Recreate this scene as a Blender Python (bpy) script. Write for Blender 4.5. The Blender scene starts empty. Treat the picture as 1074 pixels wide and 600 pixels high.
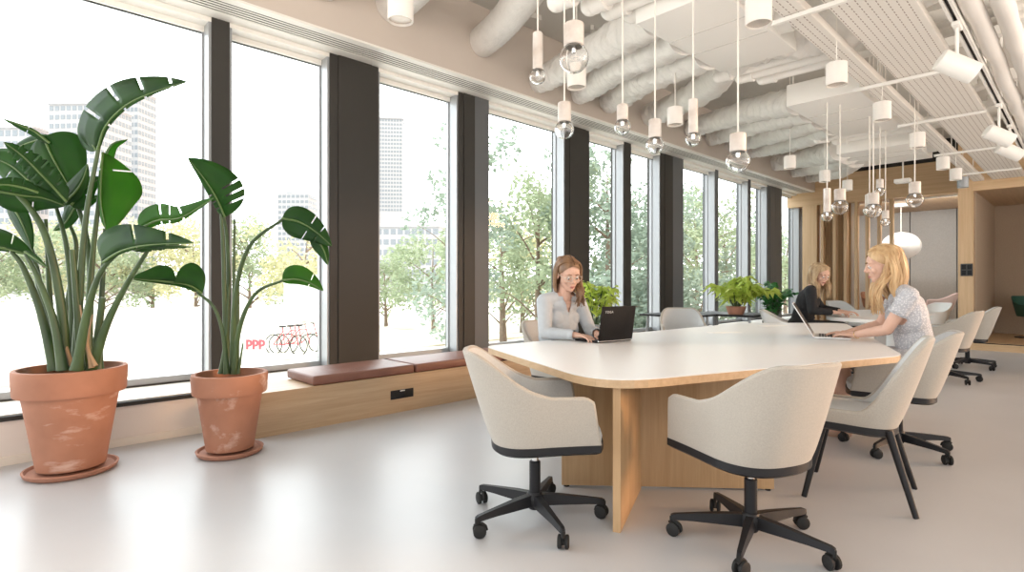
import bpy, bmesh, math, random
from mathutils import Vector, Matrix, Quaternion
from math import sin, cos, pi, atan2, sqrt, radians
random.seed(11)
S = bpy.context.scene
COL = S.collection
V = Vector

# ------------------------------------------------------------------ camera
TH = radians(46.35); FPX = 580.0; EYE = 1.175
ST, CT = sin(TH), cos(TH)
cam = bpy.data.objects.new('camera', bpy.data.cameras.new('camera'))
COL.objects.link(cam)
cam.location = (0, 0, EYE)
cam.rotation_euler = (pi/2, 0, TH)
cam.data.sensor_width = 36
cam.data.lens = 36*FPX/1074
cam.data.shift_y = -3/1074
cam.data.clip_start = 0.05
cam.data.clip_end = 600
S.camera = cam

def at(px, py, t):
    """survey helper: a bearing taken from the camera station and a distance become a point of the room"""
    r = (px-537)/FPX; u = -(py-297)/FPX
    return V(((r*CT-ST)*t, (r*ST+CT)*t, EYE+u*t))

# ------------------------------------------------------------------ materials
def nm(name):
    m = bpy.data.materials.new(name); m.use_nodes = True
    nt = m.node_tree
    return m, nt, nt.nodes['Principled BSDF']

def mat(name, col, rough=.5, metal=0, spec=.5, noise=0, nscale=20, bump=0, bscale=80, stretch=(1,1,1), col2=None, sheen=0, trans=0, sub=0):
    m, nt, b = nm(name)
    c = (*col, 1)
    b.inputs['Base Color'].default_value = c
    b.inputs['Roughness'].default_value = rough
    b.inputs['Metallic'].default_value = metal
    b.inputs['Specular IOR Level'].default_value = spec
    if sheen: b.inputs['Sheen Weight'].default_value = sheen
    if trans: b.inputs['Transmission Weight'].default_value = trans
    L = nt.links.new
    if noise or bump or col2:
        tc = nt.nodes.new('ShaderNodeTexCoord'); mp = nt.nodes.new('ShaderNodeMapping')
        mp.inputs['Scale'].default_value = stretch
        L(tc.outputs['Object'], mp.inputs['Vector'])
    if noise or col2:
        n = nt.nodes.new('ShaderNodeTexNoise'); n.inputs['Scale'].default_value = nscale; n.inputs['Detail'].default_value = 6
        L(mp.outputs['Vector'], n.inputs['Vector'])
        rp = nt.nodes.new('ShaderNodeValToRGB')
        c2 = col2 or tuple(max(0, x*(1-noise)) for x in col)
        rp.color_ramp.elements[0].position = .3; rp.color_ramp.elements[1].position = .7
        rp.color_ramp.elements[0].color = (*c2, 1); rp.color_ramp.elements[1].color = c
        L(n.outputs['Fac'], rp.inputs['Fac']); L(rp.outputs['Color'], b.inputs['Base Color'])
    if bump:
        n2 = nt.nodes.new('ShaderNodeTexNoise'); n2.inputs['Scale'].default_value = bscale; n2.inputs['Detail'].default_value = 4
        L(mp.outputs['Vector'], n2.inputs['Vector'])
        bp = nt.nodes.new('ShaderNodeBump'); bp.inputs['Strength'].default_value = bump; bp.inputs['Distance'].default_value = .01
        L(n2.outputs['Fac'], bp.inputs['Height']); L(bp.outputs['Normal'], b.inputs['Normal'])
    return m

def wood(name, c1, c2, axis='Z', rough=.45, scale=1.0):
    m, nt, b = nm(name); L = nt.links.new
    tc = nt.nodes.new('ShaderNodeTexCoord'); mp = nt.nodes.new('ShaderNodeMapping')
    s = {'X': (.35, 9, 9), 'Y': (9, .35, 9), 'Z': (9, 9, .35)}[axis]
    mp.inputs['Scale'].default_value = tuple(q*scale for q in s)
    L(tc.outputs['Object'], mp.inputs['Vector'])
    n = nt.nodes.new('ShaderNodeTexNoise'); n.inputs['Scale'].default_value = 2.2; n.inputs['Detail'].default_value = 8; n.inputs['Distortion'].default_value = .8 if scale < 1.4 else .1
    L(mp.outputs['Vector'], n.inputs['Vector'])
    mp2 = nt.nodes.new('ShaderNodeMapping'); mp2.inputs['Scale'].default_value = tuple(q*7*scale for q in s)
    L(tc.outputs['Object'], mp2.inputs['Vector'])
    n2 = nt.nodes.new('ShaderNodeTexNoise'); n2.inputs['Scale'].default_value = 2; n2.inputs['Detail'].default_value = 3
    L(mp2.outputs['Vector'], n2.inputs['Vector'])
    mx = nt.nodes.new('ShaderNodeMath'); mx.operation = 'MULTIPLY_ADD'; mx.inputs[1].default_value = .35
    L(n2.outputs['Fac'], mx.inputs[0])
    m2 = nt.nodes.new('ShaderNodeMath'); m2.operation = 'MULTIPLY'; m2.inputs[1].default_value = .65
    L(n.outputs['Fac'], m2.inputs[0]); L(m2.outputs[0], mx.inputs[2])
    rp = nt.nodes.new('ShaderNodeValToRGB')
    rp.color_ramp.elements[0].position = .34; rp.color_ramp.elements[1].position = .66
    rp.color_ramp.elements[0].color = (*c2, 1); rp.color_ramp.elements[1].color = (*c1, 1)
    L(mx.outputs[0], rp.inputs['Fac']); L(rp.outputs['Color'], b.inputs['Base Color'])
    b.inputs['Roughness'].default_value = rough
    return m

M = {}
M['floor'] = mat('floor_screed', (.49, .495, .51), .33, spec=.45, noise=.06, nscale=1.6)
M['wallbeige'] = mat('beige_plaster', (.60, .53, .47), .8, noise=.03, nscale=3)
M['sillwall'] = mat('sill_wall_paint', (.72, .65, .59), .7, noise=.03, nscale=3)
M['base'] = mat('baseboard_paint', (.74, .67, .58), .6)
M['white'] = mat('white_paint', (.84, .82, .78), .45)
M['offwhite'] = mat('warm_white_metal', (.80, .76, .71), .45)
M['slab'] = mat('ceiling_slab_paint', (.66, .64, .60), .85, noise=.08, nscale=2)
M['trim'] = mat('trim_white', (.82, .80, .75), .4)
M['dark'] = mat('charcoal_metal', (.045, .042, .038), .42, metal=.0, spec=.22)
M['post'] = mat('post_lit_grey', (.12, .125, .13), .4, spec=.3)  # lit tone of the charcoal posts, window light put into the colour
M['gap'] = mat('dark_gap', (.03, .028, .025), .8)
M['alu'] = mat('grey_aluminium', (.34, .355, .37), .38, metal=.25)
M['black'] = mat('black_plastic', (.018, .018, .02), .38, spec=.22)
M['rubber'] = mat('black_rubber', (.02, .02, .02), .6, spec=.22)
M['chrome'] = mat('chrome', (.75, .75, .75), .15, metal=1)
M['oak'] = wood('oak_vertical', (.52, .345, .19), (.41, .26, .13), 'Z')
M['oakx'] = wood('oak_along_x', (.66, .465, .28), (.55, .37, .205), 'X')
M['oaky'] = wood('oak_along_y', (.52, .37, .235), (.41, .28, .165), 'Y')
M['slat'] = wood('oak_slat', (.64, .45, .27), (.54, .36, .20), 'Z', scale=1.5)
M['tabletop'] = mat('white_laminate', (.73, .735, .735), .32, noise=.02, nscale=30, spec=.4)
M['tableedge'] = wood('plywood_edge', (.54, .38, .23), (.44, .30, .17), 'X', scale=2)
M['leather'] = mat('brown_leather', (.20, .085, .058), .42, noise=.15, nscale=6, bump=.15, bscale=160)
M['terra'] = mat('terracotta', (.40, .19, .125), .75, noise=.22, nscale=5, bump=.1, bscale=60)
M['soil'] = mat('soil', (.05, .035, .025), .95, bump=.8, bscale=60)
M['felt'] = mat('grey_felt', (.46, .46, .45), .95, noise=.12, nscale=40, bump=.1, bscale=200)
M['booth'] = mat('brown_felt', (.44, .34, .25), .95, noise=.15, nscale=60, bump=.1, bscale=200)
M['shell'] = mat('greige_fabric', (.43, .395, .345), .9, noise=.13, nscale=160, bump=.12, bscale=500, sheen=.2)
M['shellin'] = mat('greige_fabric_inner_lit', (.56, .57, .57), .9, noise=.12, nscale=160, bump=.12, bscale=500, sheen=.2)  # cooler, lighter copy of the fabric; window light put into its colour
M['whiteshell'] = mat('white_shell', (.80, .79, .77), .45)
M['pinkshell'] = mat('pink_shell', (.66, .52, .49), .6)
M['greenshell'] = mat('green_shell', (.02, .085, .06), .5)
M['brownshell'] = wood('walnut_ply', (.28, .13, .07), (.18, .08, .04), 'Z')
M['marble'] = mat('marble', (.78, .74, .69), .35, col2=(.55, .47, .41), nscale=9)
M['cable'] = mat('white_cable', (.80, .76, .70), .6)
M['foil'] = mat('duct_foil', (.74, .71, .67), .42, metal=.0, noise=.08, nscale=14, bump=.9, bscale=22, spec=.6)
M['insul'] = mat('pipe_lagging', (.78, .75, .71), .55, bump=.2, bscale=30)
M['skin'] = mat('skin', (.66, .41, .31), .5, noise=.06, nscale=12, spec=.35)
M['lip'] = mat('lips', (.50, .19, .17), .45)
M['eye'] = mat('eyeball', (.75, .72, .70), .25)
M['iris'] = mat('iris', (.05, .06, .06), .3)
M['brow'] = mat('eyebrow', (.20, .11, .05), .8)
M['hairb'] = mat('brown_hair', (.27, .15, .075), .42, col2=(.13, .066, .032), nscale=30, stretch=(1, 1, .15))
M['hairl'] = mat('blonde_hair', (.66, .46, .25), .42, col2=(.40, .23, .10), nscale=30, stretch=(1, 1, .15))
M['hairs'] = mat('dark_blonde_hair', (.58, .43, .26), .42, col2=(.33, .21, .11), nscale=30, stretch=(1, 1, .15))
M['blouse'] = mat('grey_blouse', (.50, .53, .56), .85, noise=.08, nscale=25, bump=.5, bscale=16)
M['blackcloth'] = mat('black_cloth', (.012, .012, .014), .85, bump=.4, bscale=18)
M['jeans'] = mat('dark_trousers', (.03, .035, .05), .85, noise=.2, nscale=80)
M['shoe'] = mat('beige_shoe', (.52, .34, .25), .5)
M['lapdark'] = mat('laptop_black', (.016, .015, .015), .5, spec=.1, noise=.2, nscale=60)
M['silver'] = mat('laptop_silver', (.74, .74, .74), .3, metal=.5)
M['screen'] = mat('laptop_screen', (.02, .022, .025), .15)
M['keys'] = mat('laptop_keys', (.05, .05, .055), .5)
M['mark'] = mat('badge_silver', (.6, .6, .6), .3, metal=.3)
M['paper'] = mat('paper', (.82, .81, .78), .7)
M['ink'] = mat('print_grey', (.45, .42, .42), .7)
M['red'] = mat('sign_red', (.45, .08, .10), .6)
M['specs'] = mat('glasses_frame', (.55, .50, .42), .3, metal=.5)
M['gold'] = mat('gold', (.75, .52, .22), .25, metal=1)
M['pebble'] = mat('plaza_paving', (.70, .68, .64), .9, noise=.1, nscale=1.5)
M['lawn'] = mat('verge', (.60, .60, .50), .95, noise=.3, nscale=1)
M['trunk'] = mat('bark', (.20, .15, .11), .9, noise=.3, nscale=12)
M['bwall'] = mat('concrete_facade', (.34, .35, .37), .8)
M['bwin'] = mat('facade_glazing', (.19, .22, .25), .25)
M['mesh'] = mat('pale_green_mesh', (.62, .72, .66), .7)
M['fence'] = mat('grey_hoarding', (.58, .57, .55), .8)
M['frost'] = mat('globe_paper', (.72, .71, .69), .6)
_b = M['frost'].node_tree.nodes['Principled BSDF']; _b.inputs['Emission Color'].default_value = (1, .97, .93, 1); _b.inputs['Emission Strength'].default_value = .08
M['ceramic'] = mat('grey_ceramic', (.45, .46, .47), .4)
M['lampin'] = mat('lamp_reflector', (.62, .56, .50), .25, metal=.4)
M['dial'] = mat('dark_tech', (.06, .06, .06), .6)

def leafmat(name, c1, c2, transl, rough=.38, sc=6, st=(1, 1, 1)):
    m, nt, b = nm(name); L = nt.links.new
    out = nt.nodes['Material Output']
    tc = nt.nodes.new('ShaderNodeTexCoord'); n = nt.nodes.new('ShaderNodeTexNoise'); n.inputs['Scale'].default_value = sc
    mp = nt.nodes.new('ShaderNodeMapping'); mp.inputs['Scale'].default_value = st
    L(tc.outputs['Object'], mp.inputs['Vector']); L(mp.outputs['Vector'], n.inputs['Vector'])
    rp = nt.nodes.new('ShaderNodeValToRGB'); rp.color_ramp.elements[0].position = .35; rp.color_ramp.elements[1].position = .65
    rp.color_ramp.elements[0].color = (*c2, 1); rp.color_ramp.elements[1].color = (*c1, 1)
    L(n.outputs['Fac'], rp.inputs['Fac']); L(rp.outputs['Color'], b.inputs['Base Color'])
    b.inputs['Roughness'].default_value = rough; b.inputs['Specular IOR Level'].default_value = .2
    tr = nt.nodes.new('ShaderNodeBsdfTranslucent'); tr.inputs['Color'].default_value = (c1[0]*2.6, c1[1]*3.0, c1[2]*1.2, 1) if c1[0] < .05 else (c1[0]*1.5, c1[1]*1.9, c1[2], 1) if c1[0] < .2 else (*c1, 1)
    mx = nt.nodes.new('ShaderNodeMixShader'); mx.inputs[0].default_value = transl
    L(b.outputs['BSDF'], mx.inputs[1]); L(tr.outputs['BSDF'], mx.inputs[2]); L(mx.outputs['Shader'], out.inputs['Surface'])
    return m
M['leaf'] = leafmat('strelitzia_leaf', (.034, .090, .022), (.018, .052, .017), .45)
M['leafbacklit'] = leafmat('strelitzia_backlit_leaf', (.075, .19, .03), (.05, .13, .022), .62)  # brighter copy of the leaf; light through backlit blades put into the colour
M['rib'] = mat('leaf_rib', (.10, .17, .05), .45, spec=.3)
M['stem'] = mat('strelitzia_stem', (.062, .11, .034), .4, col2=(.03, .06, .022), nscale=5, stretch=(3, 3, .6))
M['husk'] = mat('dry_sheath', (.36, .24, .14), .8)
M['fern'] = leafmat('lime_leaf', (.62, .72, .16), (.46, .60, .12), .5)
M['dkleaf'] = leafmat('dark_leaf', (.06, .20, .06), (.03, .12, .04), .25)
M['treea'] = leafmat('tree_leaf_mid', (.35, .41, .28), (.25, .32, .20), .35, .7, 1)  # tree leaf colours paled and greyed to stand in for haze
M['treeb'] = leafmat('tree_leaf_yellow', (.56, .54, .34), (.42, .45, .27), .35, .7, 1)
M['treec'] = leafmat('tree_leaf_cool', (.30, .37, .30), (.21, .28, .23), .35, .7, 1)

def glassmat(name, refl, tint=(1, 1, 1), fres=1.45):
    m = bpy.data.materials.new(name); m.use_nodes = True; nt = m.node_tree; L = nt.links.new
    nt.nodes.remove(nt.nodes['Principled BSDF'])
    t = nt.nodes.new('ShaderNodeBsdfTransparent'); t.inputs['Color'].default_value = (*tint, 1)
    g = nt.nodes.new('ShaderNodeBsdfGlossy'); g.inputs['Roughness'].default_value = .02
    f = nt.nodes.new('ShaderNodeFresnel'); f.inputs['IOR'].default_value = fres
    mu = nt.nodes.new('ShaderNodeMath'); mu.operation = 'MULTIPLY'; mu.inputs[1].default_value = refl; mu.use_clamp = True
    mx = nt.nodes.new('ShaderNodeMixShader')
    ge = nt.nodes.new('ShaderNodeNewGeometry'); sb = nt.nodes.new('ShaderNodeMath'); sb.operation = 'SUBTRACT'; sb.inputs[0].default_value = 1
    L(ge.outputs['Backfacing'], sb.inputs[1]); m3 = nt.nodes.new('ShaderNodeMath'); m3.operation = 'MULTIPLY'
    L(f.outputs['Fac'], mu.inputs[0]); L(mu.outputs[0], m3.inputs[0]); L(sb.outputs[0], m3.inputs[1]); L(m3.outputs[0], mx.inputs[0])
    L(t.outputs['BSDF'], mx.inputs[1]); L(g.outputs['BSDF'], mx.inputs[2]); L(mx.outputs['Shader'], nt.nodes['Material Output'].inputs['Surface'])
    return m
M['pane'] = glassmat('window_glass', .6, (.97, .98, .975))
M['bulb'] = bpy.data.materials.new('clear_bulb_glass'); M['bulb'].use_nodes = True
_n = M['bulb'].node_tree; _g = _n.nodes.new('ShaderNodeBsdfGlass'); _g.inputs['IOR'].default_value = 1.45; _g.inputs['Roughness'].default_value = 0; _g.inputs['Color'].default_value = (.99, .985, .98, 1)
_n.links.new(_g.outputs['BSDF'], _n.nodes['Material Output'].inputs['Surface'])

def perfmat(name, col):
    """white sheet metal with rows of punched slots running along Y"""
    m, nt, b = nm(name); L = nt.links.new
    tc = nt.nodes.new('ShaderNodeTexCoord'); sp = nt.nodes.new('ShaderNodeSeparateXYZ')
    L(tc.outputs['Object'], sp.inputs['Vector'])
    def frac(sock, k, off=0):
        a = nt.nodes.new('ShaderNodeMath'); a.operation = 'MULTIPLY_ADD'; a.inputs[1].default_value = k; a.inputs[2].default_value = off
        L(sock, a.inputs[0]); c = nt.nodes.new('ShaderNodeMath'); c.operation = 'FRACT'; L(a.outputs[0], c.inputs[0]); return c.outputs[0]
    def less(s, v):
        a = nt.nodes.new('ShaderNodeMath'); a.operation = 'LESS_THAN'; a.inputs[1].default_value = v; L(s, a.inputs[0]); return a.outputs[0]
    fx = less(frac(sp.outputs['X'], 1/.045, .4), .15); fy = less(frac(sp.outputs['Y'], 1/.05), .62)
    mu = nt.nodes.new('ShaderNodeMath'); mu.operation = 'MULTIPLY'; L(fx, mu.inputs[0]); L(fy, mu.inputs[1])
    mx = nt.nodes.new('ShaderNodeMix'); mx.data_type = 'RGBA'
    mx.inputs['A'].default_value = (*col, 1); mx.inputs['B'].default_value = (.36, .29, .25, 1)
    L(mu.outputs[0], mx.inputs['Factor']); L(mx.outputs['Result'], b.inputs['Base Color'])
    b.inputs['Roughness'].default_value = .5
    return m
M['perf'] = perfmat('perforated_panel', (.80, .76, .71))

def lacemat():
    m, nt, b = nm('grey_lace'); L = nt.links.new
    tc = nt.nodes.new('ShaderNodeTexCoord'); v = nt.nodes.new('ShaderNodeTexVoronoi'); v.inputs['Scale'].default_value = 85
    L(tc.outputs['Object'], v.inputs['Vector'])
    rp = nt.nodes.new('ShaderNodeValToRGB'); rp.color_ramp.elements[0].position = .28; rp.color_ramp.elements[1].position = .5
    rp.color_ramp.elements[0].color = (.66, .65, .66, 1); rp.color_ramp.elements[1].color = (.46, .46, .49, 1)
    L(v.outputs['Distance'], rp.inputs['Fac']); L(rp.outputs['Color'], b.inputs['Base Color'])
    b.inputs['Roughness'].default_value = .85
    bp = nt.nodes.new('ShaderNodeBump'); bp.inputs['Strength'].default_value = .5; bp.inputs['Distance'].default_value = .006; bp.invert = True
    L(v.outputs['Distance'], bp.inputs['Height']); L(bp.outputs['Normal'], b.inputs['Normal'])
    return m
M['lace'] = lacemat()

# ------------------------------------------------------------------ mesh builder
class MB:
    def __init__(s): s.v = []; s.f = []; s.sm = []
    def add(s, vs, fs, smooth=False):
        o = len(s.v); s.v += [tuple(p) for p in vs]
        for f in fs: s.f.append(tuple(i+o for i in f)); s.sm.append(smooth)
        return s
    def box(s, x0, x1, y0, y1, z0, z1, bev=0, mtx=None):
        if bev > 0:
            bm = bmesh.new(); bmesh.ops.create_cube(bm, size=1)
            for v in bm.verts: v.co = V(((x0+x1)/2+v.co.x*(x1-x0), (y0+y1)/2+v.co.y*(y1-y0), (z0+z1)/2+v.co.z*(z1-z0)))
            bmesh.ops.bevel(bm, geom=bm.edges[:], offset=bev, segments=3, profile=.5, affect='EDGES')
            bm.verts.index_update()
            vs = [v.co.copy() for v in bm.verts]; fs = [[v.index for v in f.verts] for f in bm.faces]; bm.free()
            if mtx: vs = [mtx @ v for v in vs]
            return s.add(vs, fs, True)
        vs = [V((x, y, z)) for z in (z0, z1) for y in (y0, y1) for x in (x0, x1)]
        if mtx: vs = [mtx @ v for v in vs]
        return s.add(vs, [(0, 2, 3, 1), (4, 5, 7, 6), (0, 1, 5, 4), (2, 6, 7, 3), (0, 4, 6, 2), (1, 3, 7, 5)])
    def tube(s, pts, rad, n=10, cap=True, smooth=True, flat=1.0, wob=0, up=None):
        pts = [V(p) for p in pts]; k = len(pts)
        rs = rad if isinstance(rad, (list, tuple)) else [rad]*k
        vs = []; ref = None
        for i, p in enumerate(pts):
            d = (pts[min(i+1, k-1)]-pts[max(i-1, 0)])
            if d.length < 1e-9: d = V((0, 0, 1))
            d.normalize()
            if ref is None:
                ref = up.copy() if up else (V((0, 0, 1)) if abs(d.z) < .9 else V((1, 0, 0)))
            a = d.cross(ref)
            if a.length < 1e-6: a = d.cross(V((.3, 1, .2)))
            a.normalize(); b = a.cross(d).normalized(); ref = b
            for j in range(n):
                th = 2*pi*j/n; r = rs[i]*(1+(random.uniform(-wob, wob) if wob else 0))
                vs.append(p+a*cos(th)*r+b*sin(th)*r*flat)
        fs = []
        for i in range(k-1):
            for j in range(n):
                fs.append((i*n+j, i*n+(j+1) % n, (i+1)*n+(j+1) % n, (i+1)*n+j))
        if cap: fs += [tuple(reversed(range(n))), tuple(range((k-1)*n, k*n))]
        return s.add(vs, fs, smooth)
    def cyl(s, p0, p1, r0, r1=None, n=16, smooth=True): return s.tube([p0, p1], [r0, r0 if r1 is None else r1], n, smooth=smooth)
    def lathe(s, prof, c=(0, 0, 0), n=32, smooth=True):
        vs = []; c = V(c)
        for r, z in prof:
            for j in range(n): vs.append(c+V((r*cos(2*pi*j/n), r*sin(2*pi*j/n), z)))
        fs = []
        for i in range(len(prof)-1):
            for j in range(n): fs.append((i*n+j, i*n+(j+1) % n, (i+1)*n+(j+1) % n, (i+1)*n+j))
        if prof[0][0] > 1e-4: fs.append(tuple(reversed(range(n))))
        if prof[-1][0] > 1e-4: fs.append(tuple(range((len(prof)-1)*n, len(prof)*n)))
        return s.add(vs, fs, smooth)
    def prism(s, poly, z0, z1):
        n = len(poly)
        vs = [V((x, y, z0)) for x, y in poly]+[V((x, y, z1)) for x, y in poly]
        return s.add(vs, [tuple(reversed(range(n))), tuple(range(n, 2*n))]+[(i, (i+1) % n, n+(i+1) % n, n+i) for i in range(n)])
    def ell(s, c, r, rot=None, n=16, m=10):
        c = V(c); vs = []; fs = []
        R = rot or Matrix.Identity(3)
        if isinstance(r, (int, float)): r = (r, r, r)
        vs.append(c+R @ V((0, 0, -r[2])))
        for i in range(1, m):
            ph = -pi/2+pi*i/m
            for j in range(n): vs.append(c+R @ V((r[0]*cos(ph)*cos(2*pi*j/n), r[1]*cos(ph)*sin(2*pi*j/n), r[2]*sin(ph))))
        vs.append(c+R @ V((0, 0, r[2])))
        for j in range(n): fs.append((0, 1+(j+1) % n, 1+j))
        for i in range(m-2):
            for j in range(n):
                a = 1+i*n; fs.append((a+j, a+(j+1) % n, a+n+(j+1) % n, a+n+j))
        a = 1+(m-2)*n; t = len(vs)-1
        for j in range(n): fs.append((a+j, a+(j+1) % n, t))
        return s.add(vs, fs, True)
    def cap(s, p0, p1, r0, r1=None, n=14):
        """tapered capsule with round ends"""
        p0 = V(p0); p1 = V(p1); r1 = r0 if r1 is None else r1
        d = p1-p0; l = d.length
        d = d/l if l > 1e-6 else V((0, 0, 1))
        pts = []; rs = []
        for a in (-80, -50, -20): pts.append(p0+d*r0*sin(radians(a))); rs.append(r0*cos(radians(a)))
        for t in (.0, .33, .66, 1): pts.append(p0+(p1-p0)*t); rs.append(r0+(r1-r0)*t)
        for a in (20, 50, 80): pts.append(p1+d*r1*sin(radians(a))); rs.append(r1*cos(radians(a)))
        return s.tube(pts, rs, n)
    def build(s, name, material, parent=None, loc=None):
        me = bpy.data.meshes.new(name); me.from_pydata(s.v, [], s.f); me.validate(); me.update()
        me.polygons.foreach_set('use_smooth', s.sm[:len(me.polygons)])
        if any(s.sm):
            try: me.set_sharp_from_angle(angle=radians(42))
            except Exception: pass
        o = bpy.data.objects.new(name, me); COL.objects.link(o)
        if material: me.materials.append(material)
        if parent: o.parent = parent
        if loc: o.location = loc
        return o

def tag(o, label, cat, group=None, kind=None):
    o['label'] = label; o['category'] = cat
    if group: o['group'] = group
    if kind: o['kind'] = kind
    return o
def thing(name, label, cat, loc=(0, 0, 0), rz=0, group=None):
    o = bpy.data.objects.new(name, None); COL.objects.link(o); o.empty_display_size = .1
    o.location = loc; o.rotation_euler = (0, 0, rz)
    return tag(o, label, cat, group)
def struct(name, mb, m, parent=None):
    o = mb.build(name, m, parent)
    if not parent: o['kind'] = 'structure'
    return o
def dup(root, label, loc, rz=0, group=None):
    def cp(o, par):
        c = o.copy(); COL.objects.link(c)
        if par is not None:
            c.parent = par
        for ch in list(o.children): cp(ch, c)
        return c
    r = cp(root, None); r.location = loc; r.rotation_euler = (0, 0, rz)
    r['label'] = label
    if group: r['group'] = group
    return r
def facing(fx, fy): return atan2(-fx, fy)
def bez(pts, n=16):
    """smooth polyline through points (Catmull-Rom)"""
    P = [V(p) for p in pts]; P = [P[0]*2-P[1]]+P+[P[-1]*2-P[-2]]; out = []
    seg = len(P)-3
    for i in range(n+1):
        u = i/n*seg; k = min(int(u), seg-1); t = u-k
        a, b, c, d = P[k:k+4]
        out.append(.5*((2*b)+(c-a)*t+(2*a-5*b+4*c-d)*t*t+(3*b-a-3*c+d)*t**3))
    return out
def lerp(a, b, t): return a+(b-a)*t
def sstep(a, b, x):
    t = max(0, min(1, (x-a)/(b-a))); return t*t*(3-2*t)
#--SETTING--
# ================================================================== THE SETTING
XW = -4.83      # room face of the window wall
XG = -5.45      # glass line
XM = -5.26      # front of the window posts
HS = 3.50       # underside of the bulkhead
HC = 4.35       # slab
YF = 15.2       # oak partition
struct('floor', MB().box(-5.6, 5, -4, 19, -.2, 0), M['floor'])
struct('ceiling', MB().box(-5.6, 5, -4, 19, HC, HC+.25), M['slab'])
struct('wall_left', MB().box(-5.55, XW, -4, 15.6, 0, .285), M['sillwall'])
struct('wall_left', MB().box(-5.55, XW, -4, 15.6, HS, HC), M['wallbeige'])
struct('baseboard_left', MB().box(XW, XW+.012, -4, 1.44, 0, .055), M['base'])
# sill: dark nose, white board, dark gasket
struct('trim_1', MB().box(XW-.03, XW+.015, -4, 15.6, .285, .315), M['gap'])
struct('trim_2', MB().box(-5.40, XW-.03, -4, 15.6, .285, .322), M['trim'])
struct('trim_3', MB().box(-5.55, -5.40, -4, 15.6, .285, .335), M['dark'])
# soffit with linear air grille
g = MB()
g.box(XW-.085, XW+.004, -4, 15.6, HS-.02, HS)
g.box(-5.27, -5.135, -4, 15.6, HS-.02, HS)
for k in range(5):
    x = XW-.085-.025-k*.044
    g.box(x-.021, x, -4, 15.6, HS-.018, HS-.0145)
struct('trim_4', g, M['trim'])
struct('trim_5', MB().box(-5.27, XW-.08, -4, 15.6, HS-.003, HS-.001), M['gap'])  # black sheet standing in for the shade between the grille slats
struct('trim_6', MB().box(-5.55, -5.27, -4, 15.6, HS-.06, HS).box(-5.45, -5.40, -4, 15.6, HS-.11, HS-.06), M['trim'])

# window posts and glazing
posts = [(1.424, 1.569), (2.5, 3.047), (4.13, 4.60), (6.086, 6.636), (7.55, 7.74), (8.65, 9.41), (10.72, 10.84), (12.28, 12.40), (13.32, 14.15), (15.38, 15.60)]
edges = [-2.4]+[e for p in posts for e in p]
for i, (a, b) in enumerate(posts):
    m = MB().box(XM-.05, XM, a, b, .30, HS-.02)
    m.box(-5.55, XM-.05, a+.02, b-.02, .30, HS-.02)
    if b-a > .4: # recessed joint of the wide posts
        m.box(XM, XM+.012, a+(b-a)*.16, b-(b-a)*.16, .30, HS-.02)
    struct('trim_%d' % (7+i), m, M['dark'] if i < 6 else M['post'])  # far posts take the lighter grey to paint grazing window light
    if i in (2, 5, 8):
        MB().box(XM-.03, XM+.014, a+(b-a)*.52, b+.001, .30, HS-.02).build('lit_flank', M['post'], bpy.data.objects['trim_%d' % (7+i)])  # grey strip painting the light on the post's flank
    fl = MB()
    for y0, y1 in ((a-.022, a), (b, b+.022)):
        fl.box(-5.44, XM-.012, y0, y1, .335, HS-.06)
    o = fl.build('flank', M['alu'], bpy.data.objects['trim_%d' % (7+i)])
for i in range(len(posts)):
    y0 = edges[2*i]; y1 = edges[2*i+1]
    f = MB()
    f.box(-5.47, -5.42, y0, y1, .335, .385); f.box(-5.47, -5.42, y0, y1, HS-.11, HS-.06)
    f.box(-5.47, -5.42, y0, y0+.035, .385, HS-.11); f.box(-5.47, -5.42, y1-.035, y1, .385, HS-.11)
    w = struct('window_%d' % (i+1), f, M['alu'])
    MB().box(-5.452, -5.444, y0+.03, y1-.03, .38, HS-.105).build('pane', M['pane'], w)
# tiny white catches on two posts
# ---------------------------------------------------- oak partition with the nook behind
b = MB().box(-5.5, -1.4, YF, YF+.18, 3.14, 3.86)
struct('wall_back', b, M['oakx'])
struct('wall_back', MB().box(-5.5, 2.7, YF+.06, YF+.12, 3.86, HC), M['gap'])  # black sheet painting the shade of the open plenum above the beam
struct('trim_20', MB().box(-5.12, -4.78, YF-.03, YF+.18, 0, 3.14), M['slat'])
pan = MB().box(-4.78, -4.1, YF+.25, YF+.29, 0, 3.14)
for k in range(16): pan.box(-4.77+k*.042, -4.77+k*.042+.028, YF+.225, YF+.25, 0, 3.14)
struct('wall_nook_left', pan, M['oak'])
struct('trim_21', MB().box(-4.09, -4.0, YF+.25, YF+.33, 0, 3.14), M['white'])
for i, px in enumerate((862, 875, 886.5, 897.7, 909, 921.5, 934.5)):
    r = (px-537)/FPX; x = (YF)*(r*CT-ST)/(r*ST+CT)
    struct('trim_%d' % (22+i), MB().box(x-.035, x+.035, YF+.01, YF+.15, .12, 3.14, .004), M['slat'])
struct('floor', MB().box(-5.5, -1.9, YF, 18.6, 0, .15), M['oakx'])
struct('ceiling', MB().box(-5.5, -1.9, YF+.18, 18.6, 3.14, 3.18), M['oaky'])
fp = MB()
x = -5.5
while x < -1.95:
    fp.box(x+.008, min(x+1.02, -1.92)-.008, 18.46, 18.6, .15, 3.14, .02); x += 1.02
struct('wall_nook_back', fp, M['felt'])
struct('wall_nook_right', MB().box(-1.98, -1.9, YF, 18.6, 0, 3.14), M['white'])
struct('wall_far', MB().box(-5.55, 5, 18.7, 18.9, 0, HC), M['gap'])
struct('wall_left', MB().box(-5.55, -5.45, 15.55, 18.8, 0, HC), M['wallbeige'])
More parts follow.
